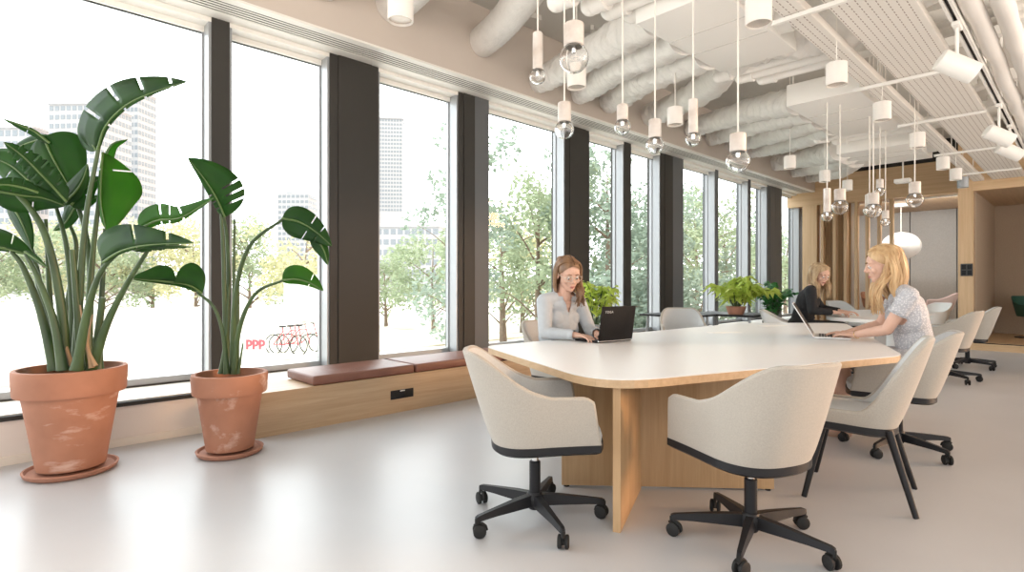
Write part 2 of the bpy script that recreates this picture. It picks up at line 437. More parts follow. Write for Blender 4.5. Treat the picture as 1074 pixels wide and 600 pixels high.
# ---------------------------------------------------- oak booth
bx0, bx1, by0, by1 = -1.65, 2.6, 12.6, 15.5
struct('wall_booth_front', MB().box(bx0, -1.44, by0, by0+.12, 0, 3.7), M['slat'])
struct('wall_booth_top', MB().box(-1.44, bx1, by0, by0+.12, 2.80, 3.7), M['oakx'])
struct('trim_30', MB().box(-1.44, bx1, by0, by0+.12, 0, .115), M['oakx'])
struct('floor', MB().box(-1.44, bx1, by0+.12, by1, 0, .118), M['oakx'])
struct('trim_31', MB().box(-1.44, bx1, by0+.05, by0+.075, .115, .128), M['gap'])
struct('wall_booth_left', MB().box(bx0, -1.44, by0+.12, by1, 0, 3.7), M['oak'])
struct('wall_booth_left', MB().box(-1.44, -1.42, by0+.10, by1, .118, 2.80), M['booth'])
struct('wall_booth_back', MB().box(bx0, bx1, by1, by1+.1, 0, 3.7), M['booth'])
struct('ceiling', MB().box(-1.44, bx1, by0+.12, by1, 2.80, 2.86), M['oaky'])
struct('wall_booth_right', MB().box(bx1, bx1+.1, by0, by1, 0, 3.7), M['booth'])
sw = thing('switch_panel', 'dark square switch panel on the oak post beside the booth opening', 'switch', (-1.528, by0, 1.41))
MB().box(-.085, .085, -.012, 0, -.11, .11, .003).build('plate', M['dial'], sw)
for dx in (-.04, .04):
    for dz in (-.05, .05): MB().box(dx-.03, dx+.03, -.019, -.012, dz-.04, dz+.04, .002).build('button', M['black'], sw)

# ================================================================== BENCH
t = thing('window_bench', 'long low oak bench running under the windows', 'bench', (-4.585, 4.5, 0))
MB().box(-.245, .235, -3.03, 4.0, 0, .318).build('front_box', M['oaky'], t)
MB().box(-.245, .24, -3.04, 4.0, .318, .338).build('seat_board', M['oaky'], t)
so = MB().box(.235, .243, -1.86, -1.62, .125, .205, .003).build('power_socket', M['black'], t)
m = MB()
for y in (-1.80, -1.68):
    m.lathe([(.026, 0), (.026, .004), (.018, .004), (.018, .001), (0, .001)], (0, 0, 0), 16)
mm = MB()
for y in (-1.80, -1.68):
    mm.tube([(.243, y, .165), (.248, y, .165)], [.03, .03], 18)
mm.build('outlet', M['rubber'], so)
MB().box(.243, .2455, -1.765, -1.715, .19, .2).build('badge', M['mark'], so)
cl = ['brown leather seat cushion at the open end of the bench, beside the smaller pot', 'brown leather seat cushion just left of the nearest swivel chair, second along the bench',
      'brown leather bench cushion half hidden behind the nearest swivel chair', 'brown leather bench cushion behind the woman in the grey blouse', 'brown leather bench cushion glimpsed beyond the open black laptop']
cu0 = None
for i, (a, b_) in enumerate([(1.93, 2.90), (2.92, 4.02), (4.04, 5.10), (5.12, 6.2), (6.22, 7.3)]):
    o = MB().box(-.275, .275, -(b_-a)/2, (b_-a)/2, 0, .08, .018).build('bench_cushion', M['leather'])
    o.location = (-4.63, (a+b_)/2, .338)
    tag(o, cl[i], 'cushion', 'leather cushions along the bench')

# ================================================================== CONFERENCE TABLES
def rounded(poly, rad, n=8):
    out = []; k = len(poly)
    for i in range(k):
        p = V((*poly[i], 0)); a = V((*poly[i-1], 0))-p; c = V((*poly[(i+1) % k], 0))-p
        r = rad[i]; la = min(r, a.length*.45); lc = min(r, c.length*.45)
        A = p+a.normalized()*la; B = p+c.normalized()*lc
        for j in range(n+1):
            u = j/n; q = A*(1-u)**2+p*2*u*(1-u)+B*u*u
            out.append((q.x, q.y))
    return out
def table(name, label, poly, rad, loc, bases, z=.73):
    t = thing(name, label, 'table', (loc[0], loc[1], 0))
    P = [(x-loc[0], y-loc[1]) for x, y in rounded(poly, rad)]
    tp = MB().prism(P, z-.004, z).build('tabletop', M['tabletop'], t)
    MB().prism(P, z-.042, z-.004).build('top_edge', M['tableedge'], tp)
    return t
T1 = [(-2.97, 2.56), (-1.50, 1.985), (-.80, 4.10), (-1.9, 6.95), (-2.69, 6.2), (-2.82, 4.4)]
t1 = table('conference_table', 'large white topped table with oak cross base in the foreground', T1, [.12, .34, .12, .2, .3, .5], (-1.95, 4.2), None)
# oak cross panels of the base (measured on the floor: a long panel and one standing across it)
def panel(name, par, p, q, th, z0, z1, loc, m):
    p = V((*p, 0)); q = V((*q, 0)); d = (q-p); l = d.length; d.normalize(); nrm = V((-d.y, d.x, 0))
    vs = []
    for zz in (z0, z1):
        for a, s_ in ((p, -1), (q, -1), (q, 1), (p, 1)): vs.append(a+nrm*th/2*s_+V((-loc[0], -loc[1], zz)))
    mb = MB().add(vs, [(3, 2, 1, 0), (4, 5, 6, 7), (0, 1, 5, 4), (1, 2, 6, 5), (2, 3, 7, 6), (3, 0, 4, 7)])
    return mb.build(name, m, par)
L1 = (-1.95, 4.2)
panel('base_panel', t1, (-1.545, 2.155), (-1.80, 2.72), .036, .0, .69, L1, M['oak'])
panel('base_panel', t1, (-2.12, 2.42), (-1.25, 3.24), .036, .012, .69, L1, M['oak'])
panel('base_panel', t1, (-1.9, 5.0), (-2.35, 6.0), .036, .012, .69, L1, M['oak'])
panel('base_panel', t1, (-2.4, 5.0), (-1.75, 6.0), .036, .0, .69, L1, M['oak'])
for q in ((-2.10, 2.44), (-1.27, 3.22)):
    MB().cyl((q[0]-L1[0], q[1]-L1[1], 0), (q[0]-L1[0], q[1]-L1[1], .012), .016).build('foot', M['black'], t1)
# cable flap and grommet in the top
fl = MB().box(-.15, .15, -.05, .05, 0, .0025).build('cable_flap', M['white'], t1)
fl.location = (-.33, .62, .7301); fl.rotation_euler = (0, 0, radians(60))
fl2 = MB().box(-.15, .15, -.05, .05, 0, .0025).build('cable_flap', M['white'], t1)
fl2.location = (-.35, 1.75, .7301); fl2.rotation_euler = (0, 0, radians(60))

T2 = [(-2.46, 8.05), (-1.75, 7.72), (-1.62, 10.6), (-2.3, 11.1), (-2.75, 10.6)]
t2 = table('meeting_table', 'white topped table where the woman in black sits, further into the room', T2, [.25, .25, .25, .3, .3], (-2.1, 9.3), None)
[c for c in t2.children if c.name.startswith('tabletop')][0].children[0].data.materials[0] = M['white']
MB().lathe([(.16, 0), (.15, .02), (.085, .06), (.08, .62), (.16, .688)], (-.02, -.55, 0)).build('pedestal', M['white'], t2)
MB().lathe([(.16, 0), (.15, .02), (.085, .06), (.08, .62), (.16, .688)], (-.02, .85, 0)).build('pedestal', M['white'], t2)

# slim black side tables by the windows
def black_table(label, x0, x1, y0, y1):
    cx, cy = (x0+x1)/2, (y0+y1)/2; a, b = (x1-x0)/2, (y1-y0)/2
    t = thing('window_table', label, 'table', (cx, cy, 0), 0, 'black tables by the windows')
    MB().box(-a, a, -b, b, .705, .73, .006).build('tabletop', M['black'], t)
    for sx in (-1, 1):
        for sy in (-1, 1): MB().cyl((sx*(a-.06), sy*(b-.06), 0), (sx*(a-.09), sy*(b-.09), .705), .014, .018, 12).build('leg', M['alu'], t)
    MB().box(-a+.08, a-.08, -.03, .03, .675, .705).build('rail', M['alu'], t)
    return t
black_table('black window table beyond the open black laptop', -4.55, -3.70, 6.9, 7.55)
black_table('black window table carrying the lime fern', -4.2, -3.2, 7.62, 8.4)

st_ = thing('fill_strip', 'slim white housing of the added nook fill light, unseen behind the oak fascia', 'light strip', (-3.4, YF+.36, 3.10))  # unseen housing, added along with the area light that brightens the nook
MB().box(-1.35, 1.35, -.03, .03, .0, .038, .004).build('housing', M['white'], st_)
# ================================================================== CHAIRS
def shell_geom(arms=True, a0=.215, a1=.295, back=.84, arm=.645, yf=.20, th=.03):
    """padded bucket shell; local +Y is the front. Returns outer and inner surface builders"""
    NU, NV = 56, 9
    def path(u, a, bk, front):
        # u -1..1 from right front corner around the back to left front corner
        s = abs(u); sg = 1 if u >= 0 else -1
        if s < .62:
            ang = s/.62*pi/2
            n = 2.5
            cx = abs(sin(ang))**(2/n)*a; cy = -abs(cos(ang))**(2/n)*bk
            return V((sg*cx, cy, 0))
        k = (s-.62)/.38
        return V((sg*a*(1+.015*k), k*front, 0))
    def H(u):
        s = abs(u)
        if arms:
            h = lerp(back, arm, sstep(.18, .70, s)) - .012*sstep(.2, 0, s)*0
            return h - .02*sstep(.93, 1, s)**2
        h = lerp(back, .485, sstep(.12, .60, s))
        return h
    out, inn = [], []
    for i in range(NU+1):
        u = -1+2*i/NU
        h = H(u)
        lo = path(u, a0, .20, yf); hi = path(u, a1, .30, yf+.02)
        if arms:
            lo = path(u, a0+.03, .215, yf+.07); hi = path(u, a1, .30, yf+.0)
        zb = .425-.022*cos(u*pi/2)**2
        co, ci = [], []
        for j in range(NV+1):
            v = j/NV; z = lerp(zb, h, v)
            w = ((z-zb)/(back-zb))
            w2 = w**.8
            p = lerp(lo, hi, w2 if arms else w2); p = V((p.x, p.y, z))
            if abs(u) < .62: p.y -= .06*w*cos(u/.62*pi/2)  # recline
            c = V((p.x, p.y-.08, 0)); nn = V((p.x, p.y+.02, 0))
            nn = nn.normalized() if nn.length > 1e-5 else V((0, -1, 0))
            if abs(u) >= .62: nn = V((1 if u > 0 else -1, 0, 0))
            co.append(p); ci.append(p-nn*th)
        out.append(co); inn.append(ci)
    return out, inn, NU, NV
def make_shell(par, arms, mo, mi, **k):
    out, inn, NU, NV = shell_geom(arms, **k)
    mb = MB(); W = NV+1
    vs = [p for c in out for p in c]
    fs = [(i*W+j, (i+1)*W+j, (i+1)*W+j+1, i*W+j+1) for i in range(NU) for j in range(NV)]
    mb.add(vs, fs, True)
    o1 = mb.build('shell', mo, par)
    mb = MB()
    vs = [p for c in inn for p in c]
    fs = [(i*W+j+1, (i+1)*W+j+1, (i+1)*W+j, i*W+j) for i in range(NU) for j in range(NV)]
    mb.add(vs, fs, True)
    # rolled rim joining both faces
    rim = []
    loop = [(out[0][j], inn[0][j]) for j in range(W)]+[(out[i][NV], inn[i][NV]) for i in range(1, NU)]+[(out[NU][j], inn[NU][j]) for j in range(NV, -1, -1)]
    o2 = mb.build('inner_lining', mi, par)
    mb = MB(); K = 5; vs = []; fs = []
    for q, (a, b) in enumerate(loop):
        c = (a+b)/2; r = (a-b).length/2; d = (a-b).normalized()
        nx = (loop[min(q+1, len(loop)-1)][0]-loop[max(q-1, 0)][0]).normalized()
        up = nx.cross(d).normalized()
        if q < 3: pass
        if up.z < -.2: up = -up
        if abs(up.z) < .35 and up.y < 0 and (q < W or q > len(loop)-W): up = -up
        for s in range(K): 
            an = pi*s/(K-1); vs.append(c+d*r*cos(an)+up*r*.8*sin(an))
    for q in range(len(loop)-1):
        for s in range(K-1): fs.append((q*K+s, (q+1)*K+s, (q+1)*K+s+1, q*K+s+1))
    mb.add(vs, fs, True); mb.build('piping', mo, par)
    return out, inn
def seat_parts(par, out, arms, mi, mrim):
    # dark pan hugging the bottom outline, and the seat pad
    bot = [c[0] for c in out]; n = len(bot)
    mb = MB(); fr = .32 if arms else .27
    poly = [V((p.x*1.012, p.y*1.01, p.z)) for p in bot]
    front = [V((lerp(poly[-1].x, poly[0].x, k/8), poly[-1].y+(fr-poly[-1].y)*sin(pi*k/8)**.6, poly[-1].z)) for k in range(1, 8)]
    ring = poly+front
    k = len(ring); vs = []
    for dz, sc in ((.004, 1.0), (-.03, 1.0), (-.042, .93), (-.05, .6)):
        for p in ring: vs.append(V((p.x*sc, p.y*sc, p.z+dz)))
    fs = [(r*k+i, r*k+(i+1) % k, (r+1)*k+(i+1) % k, (r+1)*k+i) for r in range(3) for i in range(k)]
    fs += [tuple(range(k)), tuple(reversed(range(3*k, 4*k)))]
    mb.add(vs, fs, True); mb.build('seat_pan', mrim, par)
    mb = MB(); vs = []
    levels = ((.0, .97, .0), (.028, .985, 0), (.045, .97, 0), (.055, .90, 0), (.06, .55, 0))
    for dz, sc, _ in levels:
        for p in ring: vs.append(V((p.x*sc, p.y*sc, p.z+.004+dz)))
    L_ = len(levels)
    fs = [(r*k+i, r*k+(i+1) % k, (r+1)*k+(i+1) % k, (r+1)*k+i) for r in range(L_-1) for i in range(k)]+[tuple(range((L_-1)*k, L_*k))]
    mb.add(vs, fs, True); mb.build('seat_cushion', mi, par)
def star_base(par, a0=0):
    MB().lathe([(.0, .375), (.12, .375), (.13, .385), (.10, .40), (0, .40)]).build('seat_plate', M['black'], par)
    MB().lathe([(.017, .28), (.017, .385)], n=16).build('gas_piston', M['chrome'], par)
    MB().lathe([(.028, .085), (.028, .285), (.023, .29)], n=20).build('column', M['black'], par)
    MB().lathe([(.0, .05), (.030, .052), (.046, .075), (.046, .115), (.034, .135), (.03, .135)], n=20).build('hub', M['black'], par)
    for i in range(5):
        a = a0+i*2*pi/5; d = V((cos(a), sin(a), 0)); nn = V((-sin(a), cos(a), 0))
        mb = MB(); vs = []
        for r, z, w, h in ((.02, .100, .024, .028), (.12, .098, .021, .024), (.25, .092, .015, .017), (.335, .086, .013, .013), (.35, .083, .010, .010)):
            for su, sz in ((-1, -1), (1, -1), (.75, 1), (-.75, 1)): vs.append(d*r+nn*w*su+V((0, 0, z+h*sz)))
        fs = [(q*4+j, q*4+(j+1) % 4, (q+1)*4+(j+1) % 4, (q+1)*4+j) for q in range(4) for j in range(4)]+[(3, 2, 1, 0), (16, 17, 18, 19)]
        mb.add(vs, fs); lg = mb.build('leg', M['black'], par)
        c = d*.345; ca = MB(); ax = (nn*cos(.5)+d*sin(.5)); f = V((0, 0, 1)).cross(ax)
        ca.cyl(c+V((0, 0, .055)), c+V((0, 0, .085)), .010, n=10)
        ce = c+f*.012+V((0, 0, .031))
        for s in (-1, 1):
            w0 = ce+ax*s*.008; w1 = ce+ax*s*.026
            ca.tube([w0, w0+ax*s*.003, w1-ax*s*.004, w1], [.026, .031, .031, .024], 18)
        ca.cyl(ce-ax*.01, ce+ax*.01, .015, n=12)
        hood = [ce+f*.034*cos(th)+V((0, 0, .034*sin(th))) for th in (0, .6, 1.2, 1.8, 2.4)]
        ca.tube(hood, .007, 8)
        ca.build('caster', M['rubber'], lg)
def swivel_chair(label, loc, f, base_deg=47, mo=None, mi=None, group='swivel conference chairs'):
    rz = facing(*f)
    t = thing('swivel_chair', label, 'chair', loc, rz, group)
    out, inn = make_shell(t, True, mo or M['shell'], mi or M['shellin'])
    seat_parts(t, out, True, mi or M['shellin'], M['black'])
    star_base(t, radians(base_deg)-rz)
    return t
sc = swivel_chair('greige swivel chair seen side-on at the near end of the big table', (-1.92, 1.99, 0), (.62, .78), 47)
sc2 = swivel_chair('greige swivel chair with its back to us at the near right of the table', (-1.07, 2.52, 0), (-.93, .37), 70)
dup(sc, 'greige swivel chair the woman in the lace dress sits on', (-.94, 4.66, 0), facing(-.96, -.2), 'swivel conference chairs')
dup(sc, 'pale chair the woman in the grey blouse sits on', (-3.06, 3.49, 0), facing(1, -.1), 'swivel conference chairs')
dup(sc, 'beige chair back peeking over the far long side of the big table', (-3.55, 6.36, 0), facing(.6, -.8), 'swivel conference chairs')
dup(sc, 'greige swivel chair drawn up to the second table, just behind the lace dress', (-1.22, 8.42, 0), facing(-.98, .1), 'swivel conference chairs')
dup(sc, 'greige swivel chair at the second table closest to the booth post', (-1.20, 9.95, 0), facing(-.98, -.1), 'swivel conference chairs')
dup(sc, 'beige chair back at the far side of the second table, under the slats', (-3.05, 11.3, 0), facing(.85, -.5), 'swivel conference chairs')

def side_chair(label, loc, f):
    t = thing('side_chair', label, 'chair', loc, facing(*f))
    out, inn = make_shell(t, False, M['shell'], M['shellin'], a0=.235, a1=.265, th=.035, yf=.17, back=.88)
    seat_parts(t, out, False, M['shellin'], M['black'])
    for sx in (-1, 1):
        for sy in (-1, 1):
            p0 = V((sx*.17, sy*.15-.01, .40)); p1 = V((sx*.245, sy*.245-.03 if sy < 0 else .225, 0))
            MB().cyl(p0, p1, .021, .014, 14).build('leg', M['black'], t)
    return t
side_chair('greige chair on four straight black legs at the right corner of the big table', (-.92, 3.55, 0), (-.975, -.19))

def tub_chair(label, loc, f, m, legs='white', group=None):
    """smooth one-piece moulded tub on four slim legs"""
    t = thing('tub_chair', label, 'chair', loc, facing(*f), group)
    out, inn = make_shell(t, True, m, m, a0=.19, a1=.275, back=.80, arm=.64, th=.014)
    bot = [c[0] for c in out]
    ring = [V((p.x, p.y, p.z)) for p in bot]
    k = len(ring); vs = [V((p.x*s, p.y*s, p.z+dz)) for dz, s in ((.0, 1), (-.012, .9), (-.02, .5), (.015, .5), (.012, .95)) for p in ring]
    fs = [(r*k+i, r*k+(i+1) % k, (r+1)*k+(i+1) % k, (r+1)*k+i) for r in range(4) for i in range(k)]+[tuple(range(2*k, 3*k)), tuple(range(3*k, 4*k))]
    MB().add(vs, fs, True).build('seat', m, t)
    for sx in (-1, 1):
        for sy in (-1, 1):
            MB().cyl((sx*.13, sy*.13, .40), (sx*.22, sy*.22, 0), .014, .011, 10).build('leg', M['oak'] if legs == 'oak' else M['alu'], t)
    return t
tb = tub_chair('white tub chair the woman in black sits on', (-2.86, 7.93, 0), (.95, .3), M['whiteshell'])
tub_chair('white tub chair beyond the second table, in front of the grey nook', (-2.1, 12.9, 0), (-.5, -.85), M['whiteshell'])
tub_chair('dusty pink tub chair in the nook beside the white edge', (-2.42, 15.95, .15), (-.95, -.2), M['pinkshell'])
tub_chair('brown wooden chair in the nook behind the slats', (-3.8, 16.3, .15), (.6, -.8), M['brownshell'], 'oak')
gr = thing('swivel_chair', 'dark green shell chair inside the oak booth', 'chair', (-.78, 14.62, .118), facing(.6, -.8))
make_shell(gr, True, M['greenshell'], M['greenshell'], a0=.19, a1=.275, back=.80, arm=.64, th=.014)
MB().lathe([(0, .40), (.18, .405), (.20, .42), (.18, .43), (0, .425)]).build('seat', M['greenshell'], gr)
MB().lathe([(.03, .03), (.025, .40)], n=16).build('column', M['black'], gr)
MB().lathe([(.27, 0), (.27, .012), (.05, .03), (0, .03)]).build('base', M['black'], gr)
# ================================================================== CEILING SERVICES
def downlight(x, y, label, grey=False, z=2.62, h=.155, r=.07, first=[None]):
    t = thing('cylinder_downlight', label, 'ceiling light', (x, y, z), 0, 'cylinder downlights')
    MB().lathe([(r-.008, .035), (r-.006, 0), (r, 0), (r, h), (r-.004, h+.004), (0, h+.004)], n=28).build('housing', M['offwhite'] if not grey else M['alu'], t)
    MB().lathe([(0, .05), (.03, .046), (.058, .02), (r-.007, .012)], n=24).build('reflector', M['lampin'], t)
    MB().lathe([(.014, .022), (.026, .03), (.028, .05)], n=16).build('lamp', M['chrome'], t)
    MB().cyl((0, 0, h), (0, 0, HC-z), .004, n=6).build('suspension_wire', M['cable'], t)
    return t
lx = -2.63; rx = -1.285
dl = [(lx, 1.66, 'white cylinder downlight in front of the first silver duct at the top edge'),
      (lx, 3.17, 'white cylinder downlight hanging behind the biggest clear bulb'),
      (lx, 4.57, 'white cylinder downlight between the crinkled ducts, second beyond the biggest bulb'),
      (lx, 7.36, 'white cylinder downlight hanging before the third cluster of ducts near the bulkhead'),
      (lx, 8.68, 'small white cylinder downlight above the far bulbs, by the end of the bulkhead'),
      (lx, 9.74, 'small white cylinder downlight against the oak fascia, farthest of the window-side row'),
      (rx, 3.13, 'large white cylinder downlight beside the narrow perforated panel, nearest of its row'),
      (rx, 4.50, 'white cylinder downlight under the narrow perforated panel, second of its row'),
      (rx, 5.77, 'white cylinder downlight under the narrow perforated panel, third of its row'),
      (rx, 7.21, 'white cylinder downlight under the narrow perforated panel, fourth of its row'),
      (rx-.02, 8.82, 'white cylinder downlight under the narrow perforated panel, fifth of its row'),
      (rx-.03, 9.85, 'small white cylinder downlight just before the grey one at the panel end')]
for x, y, l in dl: downlight(x, y, l)
downlight(rx-.06, 10.71, 'small grey cylinder downlight against the oak at the end of the perforated panel', True)

# ---- suspended perforated radiant panels
def radiant(label, x0, x1, y0, y1, lips):
    t = thing('radiant_panel', label, 'ceiling panel', ((x0+x1)/2, y0, 2.95), 0, 'perforated ceiling panels')
    a = (x1-x0)/2; L_ = y1-y0
    MB().box(-a, a, 0, L_, 0, .006).build('panel_face', M['perf'], t)
    e = MB()
    for sx in (-1, 1): e.box(sx*a-.004, sx*a+.004, 0, L_, .002, .055)
    e.box(-a, a, -.004, .004, 0, .055); e.box(-a, a, L_-.004, L_+.004, 0, .055)
    e.build('edge_fold', M['offwhite'], t)
    ins = MB().box(-a+.01, a-.01, .01, L_-.01, .012, .05).build('insulation', M['offwhite'], t)
    return t
radiant('narrow white perforated ceiling panel running towards the oak booth', -1.425, -1.285, 1.2, 12.5, 1)
radiant('wide white perforated ceiling panel running towards the oak booth', -1.17, -.765, 1.2, 12.5, 1)
bl = ['white hanger bar under the perforated panels, nearest to us beside the large downlight', 'white hanger bar under the perforated panels, ending at the big spotlight',
      'white hanger bar under the perforated panels, middle one of five', 'white hanger bar under the perforated panels, fourth from the near end', 'white hanger bar under the perforated panels, the last before the oak fascia']
for y, l in zip((3.86, 5.74, 7.40, 9.47, 11.45), bl):
    t = thing('hanger_bar', l, 'bar', (-1.11, y, 2.93), 0, 'hanger bars')
    MB().box(-.39, .37, -.014, .014, -.014, .014).build('bar', M['white'], t)
    for x in (-.2, .05): MB().cyl((x, 0, .014), (x, 0, HC-2.93), .006, n=8).build('rod', M['white'], t)
# ---- lighting track and spotlights
t = thing('light_track', 'white lighting track with a dark slot beside the wide panel', 'light track', (-.637, 1.2, 2.95))
MB().box(-.03, -.012, 0, 11.2, 0, .05).box(.012, .03, 0, 11.2, 0, .05).box(-.03, .03, 0, 11.2, .04, .055).build('channel', M['white'], t)
MB().box(-.012, .012, 0, 11.2, .022, .04).build('slot', M['gap'], t)
for k in range(6): MB().cyl((0, .8+1.8*k, .055), (0, .8+1.8*k, HC-2.96), .006, n=8).build('rod', M['white'], t)
def spot(label, y, ax, zc=2.66, L_=.24, r=.072):
    t = thing('track_spotlight', label, 'spotlight', (-.637, y, 2.95), 0, 'track spotlights')
    MB().box(-.022, .022, -.07, .07, -.03, 0, .004).build('adapter', M['white'], t)
    MB().cyl((0, 0, -.03), (0, 0, zc-2.95+.05), .011, n=12).build('stem', M['white'], t)
    ax = V(ax).normalized(); c = V((0, 0, zc-2.95))
    q = V((0, 0, 1)).rotation_difference(ax).to_matrix()
    def lath(prof, n=28):
        mb = MB().lathe(prof, n=n); mb.v = [tuple(c+q @ V(p)) for p in mb.v]; return mb
    lath([(0, -L_/2), (r-.006, -L_/2), (r, -L_/2+.006), (r, L_/2), (r-.007, L_/2), (r-.007, L_/2-.03)]).build('lamp_head', M['white'], t)
    lath([(0, L_/2-.05), (.03, L_/2-.048), (r-.007, L_/2-.012)]).build('reflector', M['lampin'], t)
    return V((-.637, y, zc))+ax*(L_/2+.01), ax
SP = []
SP.append(spot('big white track spotlight tilted to the right, nearest on the track', 4.82, (.72, .42, -.50), 2.66))
SP.append(spot('white track spotlight tilted to the right, second on the track', 7.3, (.72, .42, -.50), 2.64))
SP.append(spot('white track spotlight just behind and below the second one', 8.35, (.72, .42, -.50), 2.66))
# ---- two lagged pipes at the right and conduits
for i, (x, l) in enumerate([(-.545, 'thick white lagged pipe right beside the lighting track'), (-.405, 'thick white lagged pipe, the outer of the pair by the track')]):
    pts = [(x+random.uniform(-.006, .006), 1.5+k*.25, 3.02+random.uniform(-.012, .012)) for k in range(46)]
    o = MB().tube(pts, [.058*random.uniform(.95, 1.05) for _ in pts], 16).build('lagged_pipe', M['insul'])
    tag(o, l, 'pipe', 'lagged pipes by the track')
def pipe(label, pts, r, m='white', grp='white ceiling pipes', n=14, name='ceiling_pipe'):
    t = thing(name, label, 'pipe', pts[0], 0, grp)
    P = [V(p)-V(pts[0]) for p in pts]; run = MB()
    for a, b in zip(P, P[1:]): run.cyl(a, b, r, n=n)
    run.build('run', M[m], t)
    for k, p in enumerate(P[1:-1]):
        el = MB().ell(p, r*1.28, None, 14, 10)
        for q in (P[k], P[k+2]):
            d = (q-p).normalized(); el.cyl(p+d*r*.5, p+d*r*2.4, r*1.28, n=n); el.cyl(p+d*r*2.0, p+d*r*2.6, r*1.42, n=n)
        el.build('elbow', M[m], t)
    return t
# bundles crossing between the units
for k in range(3):
    pipe('white insulated pipe with elbow, %s of the bundle after the first fan coil unit' % ('nearest', 'middle one', 'farthest')[k],
         [(-2.42+.13*k, 5.0+.18*k, 3.55), (-2.42+.13*k, 5.0+.18*k, 3.12), (.6, 5.04+.18*k, 3.12)], .045)
for k in range(2):
    pipe('white insulated pipe with elbow, %s of the pair before the last fan coil unit' % ('nearer', 'farther')[k],
         [(-2.55+.15*k, 8.15+.25*k, 3.6), (-2.55+.15*k, 8.15+.25*k, 3.12), (.6, 8.2+.25*k, 3.12)], .05)
for k, (px, py) in enumerate(((584, 2), (619, 6), (640, 11), (663, 14))):
    q = at(px, py, 1.965*FPX/(297-py))
    pipe('white insulated pipe above the nearest pendants, %s counting away from us' % ('first', 'second', 'third', 'fourth')[k],
         [(q.x, q.y, 3.5), (q.x, q.y, 3.14), (.8, q.y+.05, 3.14)], .055)
# cross channels and trays at the right
for k, y in enumerate((3.4, 4.6, 6.3, 7.8, 9.4, 11)):
    o = MB().box(-.95, 2.6, y-.05, y+.05, 3.30, 3.36).box(-.95, 2.6, y-.05, y-.043, 3.36, 3.42).box(-.95, 2.6, y+.043, y+.05, 3.36, 3.42).build('cable_tray', M['white'])
    tag(o, 'white cable tray crossing above the lagged pipes, %s from us' % ('first', 'second', 'third', 'fourth', 'fifth', 'sixth')[k], 'cable tray', 'cable trays')
for k, (y, x0, x1) in enumerate(((5.3, -.3, .4), (7.0, -.25, .5))):
    o = MB().box(x0, x1, y, y+.55, 3.5, 3.8, .01).box(x0+.1, x0+.12, y+.26, y+.28, 3.8, HC).box(x1-.12, x1-.1, y+.26, y+.28, 3.8, HC).build('junction_box', M['offwhite'])
    tag(o, 'white equipment box up among the trays, %s' % ('nearer one', 'farther one')[k], 'box')
# vertical drops behind the wide panel
for k, y in enumerate((3.9, 4.2, 4.55, 6.4, 6.9, 7.6, 8.3)):
    pipe('short white pipe dropping beside the wide perforated panel, %s from us' % ('first', 'second', 'third', 'fourth', 'fifth', 'sixth', 'seventh')[k],
         [(-.72, y, HC), (-.72, y, 3.06), (-.90, y+.02, 3.03)], .028)
# ---- fan coil units
def fancoil(label, x0, x1, y0, y1, z0=3.0, z1=3.22):
    cx, cy = (x0+x1)/2, (y0+y1)/2; a, b = (x1-x0)/2, (y1-y0)/2
    t = thing('fan_coil_unit', label, 'air conditioning unit', (cx, cy, z0), 0, 'fan coil units')
    MB().box(-a, a, -b, b, 0, z1-z0, .006).build('casing', M['white'], t)
    for yy, w in ((-b*.32, .3), (b*.2, .4)):
        MB().box(-a+.02, a-.02, yy-.004, yy+.004, -.004, .002).build('seam', M['slab'], t)
    for sy in (-.55, .45):
        MB().tube([(a, b*sy, .11), (a+.10, b*sy, .11)], [.09, .09], 20).build('spigot', M['white'], t)
        MB().tube([(a+.101, b*sy, .11), (a+.102, b*sy, .11)], [.075, .075], 20).build('spigot_opening', M['gap'], t)
    for sx in (-1, 1):
        for sy in (-1, 1): MB().cyl((sx*(a-.05), sy*(b-.05), z1-z0), (sx*(a-.05), sy*(b-.05), HC-z0), .006, n=8).build('rod', M['cable'], t)
    return t
fancoil('white fan coil unit above the nearest pendant bulbs', -2.22, -1.60, 3.32, 4.62)
fancoil('white fan coil unit in the middle of the ceiling row', -2.18, -1.52, 6.0, 7.75)
fancoil('white fan coil unit farthest away, before the oak fascia', -2.50, -1.60, 8.75, 10.0)
# ---- flexible ducts from the bulkhead to the units
def duct(label, pts, r=.15, wr=.10, seg=80):
    P = bez(pts, seg); k = len(P); n = 22; rs = []
    mb = MB(); ref = V((0, 0, 1)); vs = []
    ph = [random.uniform(0, 6.28) for _ in range(6)]
    for i, p in enumerate(P):
        d = (P[min(i+1, k-1)]-P[max(i-1, 0)]).normalized()
        a = d.cross(ref).normalized(); b = a.cross(d)
        env = min(1, i/4, (k-1-i)/4)
        for j in range(n):
            th = 2*pi*j/n
            w = random.uniform(-1, 1)*.4+sin(i*1.7+ph[0]+1.3*sin(th*2+ph[1]))*.7+sin(th*5+ph[2]+i*.35)*.45+sin(th*3-i*.8+ph[3])*.4
            rr = r*(1+wr*w*env)
            vs.append(p+(a*cos(th)+b*sin(th))*rr)
    fs = [(i*n+j, i*n+(j+1) % n, (i+1)*n+(j+1) % n, (i+1)*n+j) for i in range(k-1) for j in range(n)]
    fs += [tuple(reversed(range(n))), tuple(range((k-1)*n, k*n))]
    o = mb.add(vs, fs, True).build('flexible_duct', M['foil'])
    tag(o, label, 'duct', 'crinkled air ducts')
    return o
xb = XW+.0
duct('silver duct stub behind the first downlight at the top edge', [(xb, 2.95, 3.95), (xb+.3, 2.93, 3.97), (xb+.8, 2.88, 4.0)], .19, .01)
duct('short silver duct stub at the very top edge, nearest along the bulkhead', [(xb, 2.22, 3.93), (xb+.3, 2.2, 3.97), (xb+.8, 2.1, 4.0)], .19, .01)
